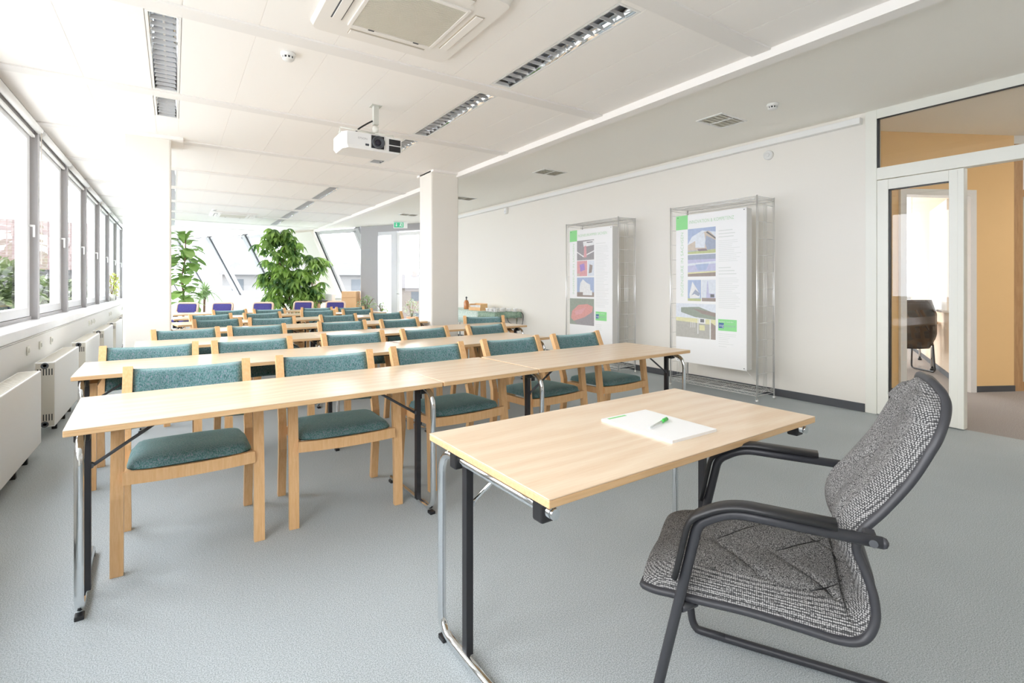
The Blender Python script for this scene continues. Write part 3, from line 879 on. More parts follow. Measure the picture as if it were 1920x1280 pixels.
# stitch lines
mm = MB()
for (s0, sl) in ((.17, .20), (.33, .22), (.62, -.30), (.78, -.30), (.95, -.25)):
    for sg in (-1, 1):
        pts = []
        for k_ in range(13):
            ww = .05 + .62 * k_ / 12
            s = s0 + sl * ww
            i = min(range(len(cum)), key=lambda q: abs(cum[q] - s)); i = max(0, min(i, len(cum) - 2))
            if s < cum[i]: i = max(0, i - 1)
            f = (s - cum[i]) / (cum[i + 1] - cum[i])
            (y0_, z0_), n0 = pt(i); (y1_, z1_), n1 = pt(i + 1)
            y = y0_ + (y1_ - y0_) * f; z = z0_ + (z1_ - z0_) * f; a_ = n0[0] + (n1[0] - n0[0]) * f; b_ = n0[1] + (n1[1] - n0[1]) * f
            k2 = (max(0, 1 - ww ** 4)) ** .5
            d_ = .006 + cth(s) * k2 - .012 * (1 - ww * ww) + .006 * .5 * (1 - math.cos(ww * PI * 2)) - .0088
            pts.append((sg * ww * hw(s), y + a_ * d_, z + b_ * d_))
        mm.tube(pts, .0016, 5)
mm.build('seam', M['black'], oc)
# plastic shell with rim
mm = MB()
rows = []
for i in range(len(prof)):
    (y, z), (ny_, nz_) = pt(i); h_ = hw(cum[i]) + .007
    r_ = []
    for (x_, d_) in ((-1, .008), (-1.0, -.010), (-.6, -.016), (0, -.018), (.6, -.016), (1.0, -.010), (1, .008), (.93, .006), (0, -.008), (-.93, .006)):
        r_.append(mm.bm.verts.new((x_ * h_, y + ny_ * d_, z + nz_ * d_)))
    rows.append(r_)
for A_, B_2 in zip(rows, rows[1:]):
    for j in range(10): mm.face([A_[j], A_[(j + 1) % 10], B_2[(j + 1) % 10], B_2[j]], True)
mm.face(rows[0][::-1]); mm.face(rows[-1])
# rounded rim bead
rim = []
for sg, rng in ((-1, range(len(prof))), (1, reversed(range(len(prof))))):
    for i in rng:
        (y, z), (ny_, nz_) = pt(i); h_ = hw(cum[i]) + .006
        rim.append((sg * h_, y - ny_ * .002, z - nz_ * .002))
mm.tube(rim, .0105, 8, closed=True)
mm.build('back_shell', M['shell'], oc)
# tubular frame, one side each
for sg in (-1, 1):
    x = sg * .28
    mm = MB()
    pts = fillet([(x, -.224, .697), (x, .10, .702), (x, .178, .655), (x, .285, .17), (x * .97, .262, .0), (x * .96, .15, .0145), (x * .96, -.34, .0145), (x * .6, -.40, .0145), (0, -.40, .0145)], [.3, .06, .10, .08, .03, .07, .1], 8)
    pts = [Vector((p.x, p.y, max(p.z, .0142))) for p in pts]
    mm.tube(pts, .0138, 12, up=(1, 0, 0))
    mm.tube([(x, -.224, .697), (x, -.232, .697), (x, -.236, .697)], .0138, 12, scales=[1, .8, .3], up=(1, 0, 0))
    mm.build('side_tube', M['shell'], oc)
    mm = MB()
    pad_ = fillet([(x, -.135, .7205), (x, .10, .7255), (x, .200, .668), (x, .226, .545), (x, .236, .50)], [.3, .075, .1], 8)
    prof_p = [(.007, -.024), (.007, .024), (-.002, .026), (-.008, .018), (-.008, -.018), (-.002, -.026)]
    # up=(1,0,0): 'a' axis lies in the chair plane, 'b' axis across
    mm.sweep(pad_, prof_p, up=(1, 0, 0), smooth=True)
    mm.build('arm_pad', M['black'], oc)
    mm = MB(); mm.cyl((x + sg * .0125, -.205, .697), (x + sg * .0165, -.205, .697), .009, 12); mm.build('bolt', M['dkgrey'], oc)
    mm = MB(); mm.box(min(sg * .235, x), max(sg * .235, x), -.215, -.19, .685, .708, bev=.003); mm.build('back_bracket', M['shell'], oc)
    mm = MB(); mm.cyl((sg * .235, .19, .415), (x, .222, .415), .011, 8); mm.build('seat_bracket', M['shell'], oc)
mm = MB(); mm.poly([(-.19, .20, .424), (-.19, -.10, .42), (-.19, -.06, .385), (-.19, .17, .392)], (.38, 0, 0)); mm.build('seat_support', M['black'], oc)

# ------------------------------------------------------------------ radiators
def make_rad(L_=1.30):
    r = empty('radiator')
    mm = MB(); mm.box(-.13, 0, 0, L_, .09, .64, bev=.006); mm.build('casing', M['rad'], r)
    mm = MB(); mm.box(-.118, -.012, .02, L_ - .02, .6405, .6425)
    for i in range(40):
        y = .03 + i * (L_ - .06) / 40; mm.box(-.112, -.018, y, y + .012, .6425, .6445)
    mm.build('grille', M['radg'], r)
    mm = MB(); mm.box(-.122, -.004, -.003, .001, .10, .63)
    mm.build('end_panel', M['radg'], r)
    mm = MB()
    for i in range(6):
        x = -.112 + i * .018
        mm.box(x, x + .007, -.0045, -.002, .53, .585); mm.box(x, x + .007, -.0045, -.002, .145, .20)
    mm.build('slots', M['black'], r)
    for z in (.61, .115):
        mm = MB(); mm.lathe([(.012, 0), (.026, 0), (.026, .002), (.012, .002), (.012, 0)], M=Matrix.Translation((-.065, -.003, z)) @ Matrix.Rotation(PI / 2, 4, 'X'), seg=20)
        mm.build('plug', M['dkgrey'], r)
    for y in (.72, .32, 1.05):
        mm = MB(); mm.box(-.07, -.035, y, y + .035, 0, .10); mm.build('foot', M['black'], r)
    return r
rp = make_rad()
RPOS = [.30, 2.10, 3.895, 5.73, 7.55, 9.38, 11.2, 13.0, 14.8, 16.6]
for i, y in enumerate(RPOS):
    c = rp if i == 0 else copy_tree(rp)
    c.location = (-.84, y, 0)
    prop(c, 'white panel radiator with slotted grey end under window %s from the camera end' % ORD[i + 1], 'radiator', 'radiators along the window wall')

# sockets in the duct
def make_socket(kind):
    r = empty('wall_socket')
    mm = MB(); mm.box(0, .012, -.04, .04, -.04, .04, bev=.004); mm.build('cover_plate', M['cream'], r)
    if kind:
        mm = MB(); mm.lathe([(.021, 0), (.021, .004), (.018, .004), (.018, -.006), (0, -.006)], M=Matrix.Translation((.012, 0, 0)) @ Matrix.Rotation(PI / 2, 4, 'Y'), seg=18)
        mm.build('socket_insert', M['cream'], r)
    return r
sp = make_socket(1)
SP = [6.22, 6.73, 7.27, 10.2, 10.5, 10.8, 13.2, 13.5, 16.2, 16.5]
for i, y in enumerate(SP):
    c = sp if i == 0 else copy_tree(sp)
    c.location = (XL + .02, y, .70)
    prop(c, 'cream power socket in the cable duct, number %s along the window wall' % ORD[i], 'socket', 'power sockets in the cable duct')

# ------------------------------------------------------------------ wire racks
def make_rack():
    r = empty('wire_rack')
    D, Wd, Hh = .35, 1.16, 2.29
    for (x, y) in ((0, 0), (D, 0), (0, Wd), (D, Wd)):
        mm = MB(); mm.cyl((x, y, .02), (x, y, Hh), .0078, 10); mm.build('post', M['wire'], r)
        mm = MB(); mm.cyl((x, y, 0), (x, y, .03), .015, 10); mm.build('foot', M['wire'], r)
    for y in (0, Wd):
        mm = MB()
        for k in range(12):
            z = .12 + k * .188
            mm.tube([(0, y, z), (D, y, z)], .0028, 6)
        for x in (.135, .165, .195):
            mm.tube([(x, y, .12), (x, y, Hh - .08)], .0025, 6, up=(1, 0, 0))
        for x in (.03, D - .03): mm.tube([(x, y, .06), (x, y, Hh - .02)], .0025, 6, up=(1, 0, 0))
        mm.build('side_ladder', M['wire'], r)
    for z, nm in ((.10, 'lower_shelf'), (Hh - .012, 'top_shelf')):
        mm = MB()
        for zz in (z, z - .03):
            mm.tube([(0, 0, zz), (D, 0, zz), (D, Wd, zz), (0, Wd, zz)], .0038, 6, closed=True)
        for x in (0, D):
            pts = []
            for i in range(29): pts.append((x, Wd * i / 28, z - (.028 if i % 2 else .002)))
            mm.tube(pts, .002, 5)
        for k in range(1, 48): mm.tube([(0, Wd * k / 48, z), (D, Wd * k / 48, z)], .0017, 4)
        for k in (1, 2, 3, 4): mm.tube([(0, Wd * k / 5, z - .006), (D, Wd * k / 5, z - .006)], .004, 6)
        mm.tube([(.17, 0, z - .004), (.17, Wd, z - .004)], .003, 6)
        mm.build(nm, M['wire'], r)
    return r
rk = make_rack()
RK = [(5.33, 3.085), (5.33, 5.165)]
for i, (x, y) in enumerate(RK):
    c = rk if i == 0 else copy_tree(rk)
    c.location = (x, y, 0)
    prop(c, 'tall chrome wire rack holding the %s' % ('poster headed INNOVATION & KOMPETENZ' if i == 0 else 'poster with the red stadium picture, further from the door'), 'rack', 'chrome wire racks by the white wall')

def text_obj(name, body, size, mat, parent, Mx, align='LEFT', ext=0.0003, width=None):
    cu = bpy.data.curves.new(name, 'FONT'); cu.body = body; cu.size = size; cu.extrude = ext; cu.align_x = align
    cu.space_character = 1.05; cu.offset = -size * .012
    tmp = bpy.data.objects.new(name, cu); COL.objects.link(tmp)
    bpy.context.view_layer.update()
    me = bpy.data.meshes.new_from_object(tmp.evaluated_get(bpy.context.evaluated_depsgraph_get()))
    bpy.data.objects.remove(tmp); bpy.data.curves.remove(cu)
    if width:
        xs_ = [v.co.x for v in me.vertices]; k = width / (max(xs_) - min(xs_))
        for v in me.vertices: v.co.x *= k
    me.materials.clear(); me.materials.append(mat)
    me.transform(Mx)
    o = bpy.data.objects.new(name, me); COL.objects.link(o); o.parent = parent
    return o

# posters: local frame, a to the right (-Y), b down, panel front faces -X
def pic(name, col, rough=.6): return plain('print_' + name, col, rough, noise=.14, nscale=30)
PM = {k: pic(k, c) for k, c in dict(sky=(.42, .50, .68), cloud=(.72, .76, .82), sand=(.62, .54, .46), dark=(.20, .20, .21), mauve=(.30, .24, .26), grass=(.52, .56, .30), steel=(.38, .42, .52),
      red=(.70, .36, .33), pink=(.72, .40, .42), violet=(.42, .30, .62), road=(.36, .34, .35), wht=(.82, .82, .82), yel=(.74, .72, .44), blue=(.08, .17, .36), grn2=(.34, .38, .32), brown=(.36, .30, .27), lilac=(.55, .55, .72)).items()}
def poster(name, loc, label, Wp, Hp, kind):
    p = empty(name, loc, 0, label, 'poster')
    th = .115
    mm = MB(); mm.poly([(0, 0, -Hp), (0, -Wp, -Hp), (0, -Wp, 0), (0, 0, 0)], (.012, 0, 0))
    mm.build('printed_sheet', M['paper'], p)
    mm = MB(); mm.box(.012, th, -Wp + .004, -.004, -Hp + .004, -.004, bev=.004); mm.build('backing_box', plain('grey_white_box', (.74, .73, .71), .6), p)
    cnt = [0]
    def shape(mm, pts, lay=1):
        cnt[0] += 1
        mm.poly([(-.0006 * lay - .000004 * cnt[0], -a * Wp, -b * Hp) for a, b in pts])
    def rect(mm, a0, b0, a1, b1, lay=1): shape(mm, [(a0, b0), (a1, b0), (a1, b1), (a0, b1)], lay)
    def picture(nm, items, mats):
        mm = MB()
        for (mi, pts, lay) in items:
            mm.mi = mi; shape(mm, pts, lay)
        return mm.build(nm, mats, p, recalc=False)
    R = lambda a0, b0, a1, b1: [(a0, b0), (a1, b0), (a1, b1), (a0, b1)]
    mm = MB(); rect(mm, 0, 0, .184, .096); mm.build('green_square', M['green'], p)
    # eyelets
    mm = MB()
    for a, b in ((.03, .012), (.97, .012), (.97, .988), (.03, .988)):
        mm.cyl((-.002, -a * Wp, -b * Hp), (0, -a * Wp, -b * Hp), .006, 10)
    mm.build('eyelets', M['dkgrey'], p)
    # text column: illegible small print as fine lines
    mm = MB(); rnd = random.Random(3 if kind else 5)
    rows_ = [(.120, .205, .013, .0034)] if kind else [(.125, .14, .012, .0032)]
    b = .12
    def para(n_, step, hgt, wmax, start):
        b = start
        for _ in range(n_):
            rect(mm, .635, b, .635 + wmax * rnd.uniform(.6, 1.0), b + hgt); b += step
        return b
    if kind:
        b = para(3, .020, .0055, .27, .125); b = para(12, .0118, .0026, .30, .192); b = para(3, .020, .0055, .25, .362); b = para(17, .0118, .0026, .30, .43)
        para(3, .012, .0026, .24, .785); para(3, .014, .0026, .2, .82); para(1, .012, .0026, .14, .865)
    else:
        b = para(1, .02, .004, .26, .13); b = para(42, .0122, .0026, .29, .152); para(4, .014, .0026, .2, .80)
    mm.build('small_print', M['greytext'], p)
    TX = Matrix(((0, 0, -1, -.0012), (-1, 0, 0, 0), (0, 1, 0, 0), (0, 0, 0, 1)))
    def tmat(a, b, rot=0):
        return Matrix.Translation((-.0012, -a * Wp, -b * Hp)) @ Matrix(((0, 0, -1, 0), (-1, 0, 0, 0), (0, 1, 0, 0), (0, 0, 0, 1))) @ Matrix.Rotation(rot, 4, 'Z')
    text_obj('heading', 'INNOVATION & KOMPETENZ' if kind else 'INGENIEURKAMMER SACHSEN', .060, M['greentext'], p, tmat(.205, .062), width=.60 if kind else .64)
    text_obj('side_heading', 'INGENIEURE IN SACHSEN', .058, M['greentext'], p, tmat(.118, .555, PI / 2), width=.80)
    # badge
    mm = MB(); rect(mm, .63, .693, .877, .766); mm.build('green_badge', M['green'], p)
    mm = MB(); rect(mm, .636, .716, .706, .750, 1.6); mm.build('blue_square', PM['blue'], p)
    text_obj('badge_text', 'ing', .050, M['paper'], p, tmat(.642, .741) @ Matrix.Translation((0, 0, .0006)))
    text_obj('badge_text', 'Sachsen. Land der', .024, M['paper'], p, tmat(.641, .712) @ Matrix.Translation((0, 0, .0003)))
    text_obj('badge_text', 'enieure', .044, PM['steel'], p, tmat(.712, .741) @ Matrix.Translation((0, 0, .0003)))
    if kind:
        picture('photograph', [(0, R(.186, .097, .594, .266), 1), (1, [(.25, .15), (.40, .115), (.594, .13), (.594, .22), (.40, .235), (.186, .235), (.186, .20)], 1.2),
            (2, [(.186, .205), (.30, .18), (.43, .125), (.50, .12), (.594, .165), (.594, .245), (.46, .252), (.40, .245), (.186, .245)], 1.4),
            (1, [(.30, .178), (.43, .128), (.45, .18), (.44, .23), (.30, .225)], 1.6), (3, [(.455, .128), (.48, .124), (.594, .168), (.594, .178)], 1.8),
            (4, [(.46, .15), (.594, .185), (.594, .24), (.475, .245), (.445, .20)], 1.8), (5, [(.186, .25), (.594, .243), (.594, .266), (.186, .266)], 1.7), (6, [(.33, .235), (.46, .235), (.48, .25), (.35, .25)], 1.9)],
            [PM['sky'], PM['cloud'], PM['sand'], PM['dark'], PM['steel'], PM['grass'], PM['mauve']])
        picture('photograph', [(0, R(.186, .272, .594, .418), 1), (1, R(.186, .305, .594, .395), 1.2), (2, [(.186, .33), (.594, .32), (.594, .335), (.186, .345)], 1.4),
            (3, [(.30, .338), (.50, .334), (.46, .375), (.34, .378)], 1.5), (4, [(.186, .39), (.594, .383), (.594, .393), (.186, .402)], 1.5), (5, [(.186, .400), (.594, .392), (.594, .418), (.186, .418)], 1.6)],
            [PM['steel'], PM['lilac'], PM['cloud'], PM['sky'], PM['yel'], PM['brown']])
        picture('photograph', [(0, R(.186, .441, .385, .582), 1), (1, [(.21, .54), (.255, .452), (.33, .505), (.36, .53), (.37, .56), (.22, .565)], 1.2), (2, [(.24, .545), (.30, .505), (.37, .53), (.35, .55), (.29, .535)], 1.4), (3, R(.186, .565, .385, .582), 1.5)],
            [PM['sky'], PM['wht'], PM['steel'], PM['grass']])
        picture('photograph', [(0, R(.397, .441, .594, .582), 1), (1, [(.46, .56), (.475, .45), (.485, .45), (.50, .53), (.58, .53), (.58, .56)], 1.3), (2, R(.397, .56, .594, .582), 1.5), (3, R(.52, .535, .575, .555), 1.6)],
            [PM['cloud'], PM['lilac'], PM['brown'], PM['dark']])
        picture('photograph', [(0, R(0, .600, .594, .829), 1), (1, [(.08, .628), (.35, .62), (.594, .66), (.594, .70), (.3, .69), (.08, .66)], 1.2), (2, [(0, .695), (.594, .70), (.594, .74), (0, .72)], 1.3),
            (3, [(0, .72), (.594, .735), (.594, .829), (0, .829)], 1.4), (4, [(.26, .632), (.594, .655), (.594, .68), (.4, .665)], 1.5), (5, R(.335, .690, .345, .80), 1.7), (5, R(.51, .70, .525, .829), 1.7), (5, R(.35, .695, .45, .73), 1.7), (2, R(.36, .74, .44, .775), 1.8),
            (6, R(.375, .70, .43, .722), 1.9), (5, R(.23, .72, .237, .76), 1.7), (5, R(.26, .72, .267, .76), 1.7), (5, R(.29, .72, .297, .76), 1.7), (4, [(.53, .72), (.594, .74), (.594, .829), (.53, .829)], 1.6)],
            [PM['cloud'], PM['grn2'], PM['yel'], pic('gravel', (.48, .47, .43)), PM['brown'], PM['wht'], PM['dark']])
    else:
        picture('photograph', [(0, R(.184, .094, .594, .262), 1), (1, [(.33, .105), (.594, .10), (.594, .14), (.35, .15)], 1.2), (1, [(.184, .185), (.34, .225), (.594, .185), (.594, .195), (.34, .237), (.184, .195)], 1.3),
            (2, [(.36, .145), (.41, .14), (.42, .24), (.35, .24)], 1.4), (3, R(.42, .11, .56, .118), 1.5)], [PM['road'], PM['wht'], PM['pink'], PM['dark']])
        picture('photograph', [(0, R(.184, .268, .432, .398), 1), (1, [(.25, .30), (.36, .29), (.38, .345), (.27, .36)], 1.3), (2, R(.186, .375, .25, .396), 1.4)], [PM['pink'], PM['violet'], PM['sand']])
        picture('photograph', [(0, R(.45, .270, .594, .398), 1), (1, [(.49, .30), (.56, .31), (.54, .37), (.47, .375)], 1.3)], [PM['cloud'], PM['brown']])
        picture('photograph', [(0, R(.184, .41, .594, .574), 1), (1, [(.25, .50), (.27, .455), (.33, .425), (.42, .455), (.50, .47), (.51, .52), (.25, .54)], 1.2), (2, R(.184, .535, .594, .574), 1.3), (1, R(.33, .52, .55, .56), 1.5)], [PM['sky'], PM['wht'], PM['brown']])
        picture('photograph', [(0, R(0, .59, .594, .815), 1), (1, [(.03, .76), (.06, .70), (.22, .645), (.44, .635), (.57, .655), (.55, .70), (.36, .75), (.10, .785)], 1.3), (2, [(.12, .70), (.40, .665), (.30, .72), (.16, .735)], 1.5), (3, [(.10, .79), (.55, .70), (.594, .69), (.594, .815), (.2, .815)], 1.2)],
            [PM['grn2'], PM['red'], PM['pink'], PM['road']])
    # corner wires to the rack
    mm = MB(); mm.tube([(0, -Wp + .01, -Hp + .01), (.01, -Wp - .10, -Hp - .10)], .0018, 5); mm.tube([(0, -.01, -.01), (.01, .10, .10)], .0018, 5); mm.tube([(0, -Wp + .01, -.01), (.01, -Wp - .1, .10)], .0018, 5)
    mm.build('corner_wires', M['wire'], p)
    return p
poster('poster', (5.318, 4.149, 2.167), 'white poster headed INNOVATION & KOMPETENZ with building photographs, on the rack nearer the glazed door', .950, 1.835, True)
poster('poster', (5.318, 6.222, 2.167), 'white poster with a red stadium photograph, on the rack further from the glazed door', .950, 1.835, False)

# ------------------------------------------------------------------ ceiling fittings
def luminaire(x0, x1, y0, y1, label):
    r = empty('louvre_light', ((x0 + x1) / 2, y0, CZ), 0, label, 'ceiling light', 'recessed louvre lights in the panel ceiling')
    w = (x1 - x0) / 2; Ln = y1 - y0; nn = max(4, int(Ln / .098))
    mm = MB()
    mm.box(-w + .003, -w + .02, 0, Ln, 0, .012); mm.box(w - .02, w - .003, 0, Ln, 0, .012)
    mm.box(-w + .02, w - .02, 0, .02, 0, .012); mm.box(-w + .02, w - .02, Ln - .02, Ln, 0, .012)
    mm.build('frame', M['white'], r)
    mm = MB()
    for sg in (-1, 1):
        mm.sweep([(0, .02, 0), (0, Ln - .02, 0)], [(sg * (w - .022), .002), (sg * (w - .03), .03), (sg * (w - .05), .055), (sg * (w - .05), .057), (sg * (w - .028), .032), (sg * (w - .020), .002)], smooth=True)
    mm.sweep([(0, .02, 0), (0, Ln - .02, 0)], [(-.01, .01), (0, .002), (.01, .01), (.004, .05), (-.004, .05)], smooth=False) if False else None
    mm.build('reflector', M['chrome'], r)
    mm = MB(); mm.box(-w + .02, w - .02, .01, Ln - .01, .085, .088); mm.build('gear_tray', M['tray_blue'], r)
    mm = MB()
    for i in range(nn + 1):
        y = .02 + (Ln - .04) * i / nn
        mm.poly([(-w + .026, y - .006, .004), (w - .026, y - .006, .004), (w - .036, y - .0015, .034), (-w + .036, y - .0015, .034)], (0, .003, 0))
    mm.build('louvre_grille', M['louvre'], r)
    mm = MB(); mm.cyl((0, .05, .066), (0, Ln - .05, .066), .008, 10)
    mm.build('tube', M['tube'], r)
    return r
M['tray_blue'] = plain('tray_window_reflection', (.56, .61, .70), .3, metal=.3)  # blue tint paints in window reflections between the louvre blades
M['louvre'] = plain('satin_louvre', (.93, .93, .94), .2, metal=.35)
M['tube'] = plain('fluorescent_tube', (.85, .85, .85), .4)
for i, (a, b) in enumerate(lumL):
    luminaire(LUM_L[0], LUM_L[1], a, b, 'recessed louvre light in the row over the window side, number %s from the camera' % ORD[i])
for i, (a, b) in enumerate(lumR):
    luminaire(LUM_R[0], LUM_R[1], a, b, 'recessed louvre light in the row above the projector side, number %s from the camera' % ORD[i])

def cassette(loc, label, s=.485):
    r = empty('air_conditioner', loc, 0, label, 'air conditioner')
    mm = MB()
    ring = fillet([(-s, 0, 0), (-s, -s, 0), (s, -s, 0), (s, s, 0), (-s, s, 0), (-s, 0, 0)], .06, 5)[:-1]
    mm.poly([(p.x, p.y, -.035) for p in ring]); 
    a = [mm.bm.verts.new((p.x, p.y, -.035)) for p in ring]; b = [mm.bm.verts.new((p.x * 1.03, p.y * 1.03, 0)) for p in ring]
    for i in range(len(a)): mm.face([a[i], a[(i + 1) % len(a)], b[(i + 1) % len(a)], b[i]], True)
    mm.build('panel', M['acwhite'], r, weld=True)
    q = .30
    mm = MB()
    for (x0, x1, y0, y1) in ((-q, -q + .025, -q, q), (q - .025, q, -q, q), (-q + .025, q - .025, -q, -q + .025), (-q + .025, q - .025, q - .025, q)): mm.box(x0, x1, y0, y1, -.048, -.034, bev=.003)
    mm.build('grille_frame', M['acwhite'], r)
    mm = MB()
    for i in range(44):
        y = -q + .03 + i * (2 * q - .06) / 44
        mm.box(-q + .025, q - .025, y, y + .008, -.046, -.038)
    mm.box(-q + .02, q - .02, -q + .02, q - .02, -.038, -.036)
    mm.build('grille', M['acgrille'], r)
    for k in range(4):
        Mx = Matrix.Rotation(k * PI / 2, 4, 'Z')
        mm = MB(); mm.box(-.27, .27, .345, .415, -.0375, -.0345, M=Mx); mm.build('slot', M['dkgrey'] if k in (1, ) else M['acshade'], r)
        mm = MB(); mm.box(-.265, .265, .352, .408, -.045, -.0385, M=Mx @ Matrix.Translation((0, 0, 0)), bev=.003); mm.build('flap', M['acwhite'], r)
    for x in (-.17, .15):
        mm = MB(); mm.box(x, x + .04, q - .03, q - .02, -.050, -.047); mm.build('latch', M['dkgrey'], r)
    return r
M['acwhite'] = plain('warm_white_plastic', (.86, .83, .79), .4)
M['acgrille'] = plain('warm_grey_plastic', (.72, .69, .60), .5)
M['acshade'] = plain('slot_beige', (.60, .54, .46), .6)
cassette((1.25, 3.055, CZ), 'square ceiling air conditioner with beige grille, the large one nearest the camera')
cassette((1.22, 14.2, CZ), 'square ceiling air conditioner far off, above the last rows')

def detector(loc, label, dark=True):
    r = empty('smoke_detector', loc, 0, label, 'smoke detector')
    Mx = Matrix.Rotation(PI, 4, 'X')
    mm = MB(); mm.lathe([(0, 0), (.052, 0), (.054, .012), (.05, .026), (.046, .028)], seg=28, M=Mx); mm.lathe([(.042, .044), (.036, .052), (0, .054)], seg=28, M=Mx); mm.build('body', M['white'], r)
    mm = MB(); mm.lathe([(.040, .026), (.036, .046)], seg=28, M=Mx); mm.build('sensing_chamber', M['black'], r)
    mm = MB()
    for k in range(10):
        a = k * PI / 5; mm.box(.036, .043, -.005, .005, -.046, -.026, M=Matrix.Rotation(a, 4, 'Z'))
    mm.build('cage', M['white'], r)
detector((.72, 4.11, CZ), 'round white smoke detector on the panel ceiling')
detector((4.82, 2.63, CZ), 'round white smoke detector on the plaster strip near the glazed door')
detector((.78, 13.45, CZ), 'small white detector on the ceiling beside the far air conditioner')

def vent(loc, label):
    r = empty('ceiling_vent', loc, 0, label, 'vent', 'air vents in the plaster strip')
    mm = MB(); mm.box(-.225, .225, -.155, -.135, -.01, 0); mm.box(-.225, .225, .135, .155, -.01, 0); mm.box(-.225, -.205, -.135, .135, -.01, 0); mm.box(.205, .225, -.135, .135, -.01, 0); mm.box(-.006, .006, -.135, .135, -.012, 0)
    mm.build('frame', M['white'], r)
    mm = MB()
    for k in range(5):
        y = -.11 + k * .055
        mm.poly([(-.205, y - .014, -.014), (.205, y - .014, -.014), (.205, y + .012, -.002), (-.205, y + .012, -.002)], (0, .004, .001))
    mm.build('slats', M['white'], r)
    mm = MB(); mm.box(-.205, .205, -.135, .135, -.001, 0.0); mm.build('duct_backing', M['acgrille'], r)
for i, (x, y) in enumerate([(4.85, 3.2), (4.85, 6.15), (4.85, 8.95), (4.85, 11.8)]):
    vent((x, y, CZ), 'white rectangular air vent in the plaster ceiling strip, %s from the glazed door' % ['first', 'second', 'third', 'fourth'][i])

a_ = empty('alarm_sounder', (XR, 3.236, 2.83), 0, 'round white sounder high on the poster wall', 'alarm')
mm = MB(); Mx = Matrix.Rotation(-PI / 2, 4, 'Y'); mm.lathe([(0, 0), (.055, 0), (.055, .025), (.048, .04), (0, .04)], seg=28, M=Mx); mm.build('housing', M['white'], a_)
mm = MB(); mm.lathe([(0, .040), (.026, .040), (.026, .047), (0, .049)], seg=20, M=Mx); mm.build('ring', M['white'], a_)
a_ = empty('motion_sensor', (XR, 8.87, 2.86), 0, 'small white box sensor high on the wall between rail and side table', 'sensor')
mm = MB(); mm.box(-.06, 0, -.04, .04, -.06, .06, bev=.012); mm.build('housing', M['white'], a_)
mm = MB(); mm.box(-.063, -.058, -.02, .02, -.03, .01, bev=.002); mm.build('lens', M['ltgrey'], a_)

# ------------------------------------------------------------------ projector
pj = empty('projector', (1.645, 4.845, CZ), 0, 'white video projector hanging from the ceiling on a short pole', 'projector')
PW = M['projwhite'] = plain('projector_white', (.84, .84, .83), .4)
zt, zb = 2.725 - CZ, 2.57 - CZ
mm = MB()
out = [(-.29, -.08), (-.25, -.155), (.27, -.155), (.285, -.13), (.285, .19), (-.27, .19), (-.29, .16)]
rings = [[mm.bm.verts.new((x * k, y * k if y > 0 else y * k, z)) for x, y in out] for z, k in ((zb, .93), (zb + .03, 1.0), (zt - .015, 1.0), (zt, .96))]
for A_, B_2 in zip(rings, rings[1:]):
    for j in range(len(out)): mm.face([A_[j], A_[(j + 1) % 7], B_2[(j + 1) % 7], B_2[j]])
mm.face(rings[0]); mm.face(rings[-1])
mm.build('body', PW, pj)
mm = MB(); mm.box(-.035, .115, -.160, -.15, zb + .018, zt - .006, bev=.012); mm.build('lens_surround', PW, pj)
mm = MB(); mm.box(-.025, .10, -.163, -.155, zb + .022, zt - .012, bev=.004); mm.build('lens_recess', M['black'], pj)
mm = MB(); Mx = Matrix.Translation((.040, -.155, zt - .076)) @ Matrix.Rotation(PI / 2, 4, 'X')
mm.lathe([(.060, -.01), (.060, .028), (.052, .034), (.046, .026), (.034, .012)], seg=32, M=Mx); mm.build('lens_ring', M['dkgrey'], pj)
mm = MB(); mm.lathe([(.034, .010), (.02, .018), (0, .021)], seg=28, M=Mx); mm.build('lens', plain('lens_glass', (.02, .015, .03), .05), pj)
mm = MB()
for z in (zb + .016, zb + .080): mm.box(.150, .266, -.1585, -.15, z, z + .055, bev=.003)
mm.build('exhaust', M['black'], pj)
mm = MB()
for i in range(6): mm.poly([(-.287 + i * .006, -.085 - i * .0115, zb + .04), (-.285 + i * .006, -.089 - i * .0115, zb + .04), (-.285 + i * .006, -.089 - i * .0115, zb + .12), (-.287 + i * .006, -.085 - i * .0115, zb + .12)], (-.002, -.001, 0))
mm.build('side_vent', M['ltgrey'], pj)
text_obj('brand_lettering', 'EPSON', .028, M['grey'], pj, Matrix.Translation((-.15, -.1565, zt - .065)) @ Matrix.Rotation(PI / 2, 4, 'X'))
mm = MB(); mm.box(-.08, -.045, -.1575, -.15, zb + .036, zb + .056, bev=.002); mm.build('remote_receiver', M['dkgrey'], pj)
mm = MB(); mm.box(-.026, .026, -.026, .026, -.185, 0, bev=.003); mm.box(-.05, .05, -.05, .05, -.006, 0); mm.build('mount_pole', plain('mount_grey', (.62, .62, .57), .5), pj)
mm = MB(); mm.lathe([(.0, -.01), (.03, -.01), (.03, .045), (0, .045)], c=(0, 0, -.25)); mm.build('mount_joint', M['cream'], pj)
mm = MB()
for (x, y) in ((-.28, -.03), (.24, -.03), (-.25, .12), (.22, .12)):
    mm.tube([(0, .02, -.262), (x - .07, y, -.272)], .007, 6); mm.cyl((x - .07, y, -.275), (x - .07, y, zt - .005), .005, 6)
mm.build('bracket_arms', M['cream'], pj)
mm = MB(); mm.tube(spline([(-.03, .0, -.15), (-.09, .01, -.19), (-.16, .02, -.245), (-.20, .04, -.30)], 5), .008, 8); mm.build('cable', M['black'], pj)

for o_ in pj.children:
    if o_.name.split('.')[0] in ('body', 'lens_surround', 'lens_recess', 'lens_ring', 'lens', 'exhaust', 'side_vent', 'brand_lettering', 'remote_receiver'): o_.location = (-.07, 0, 0)
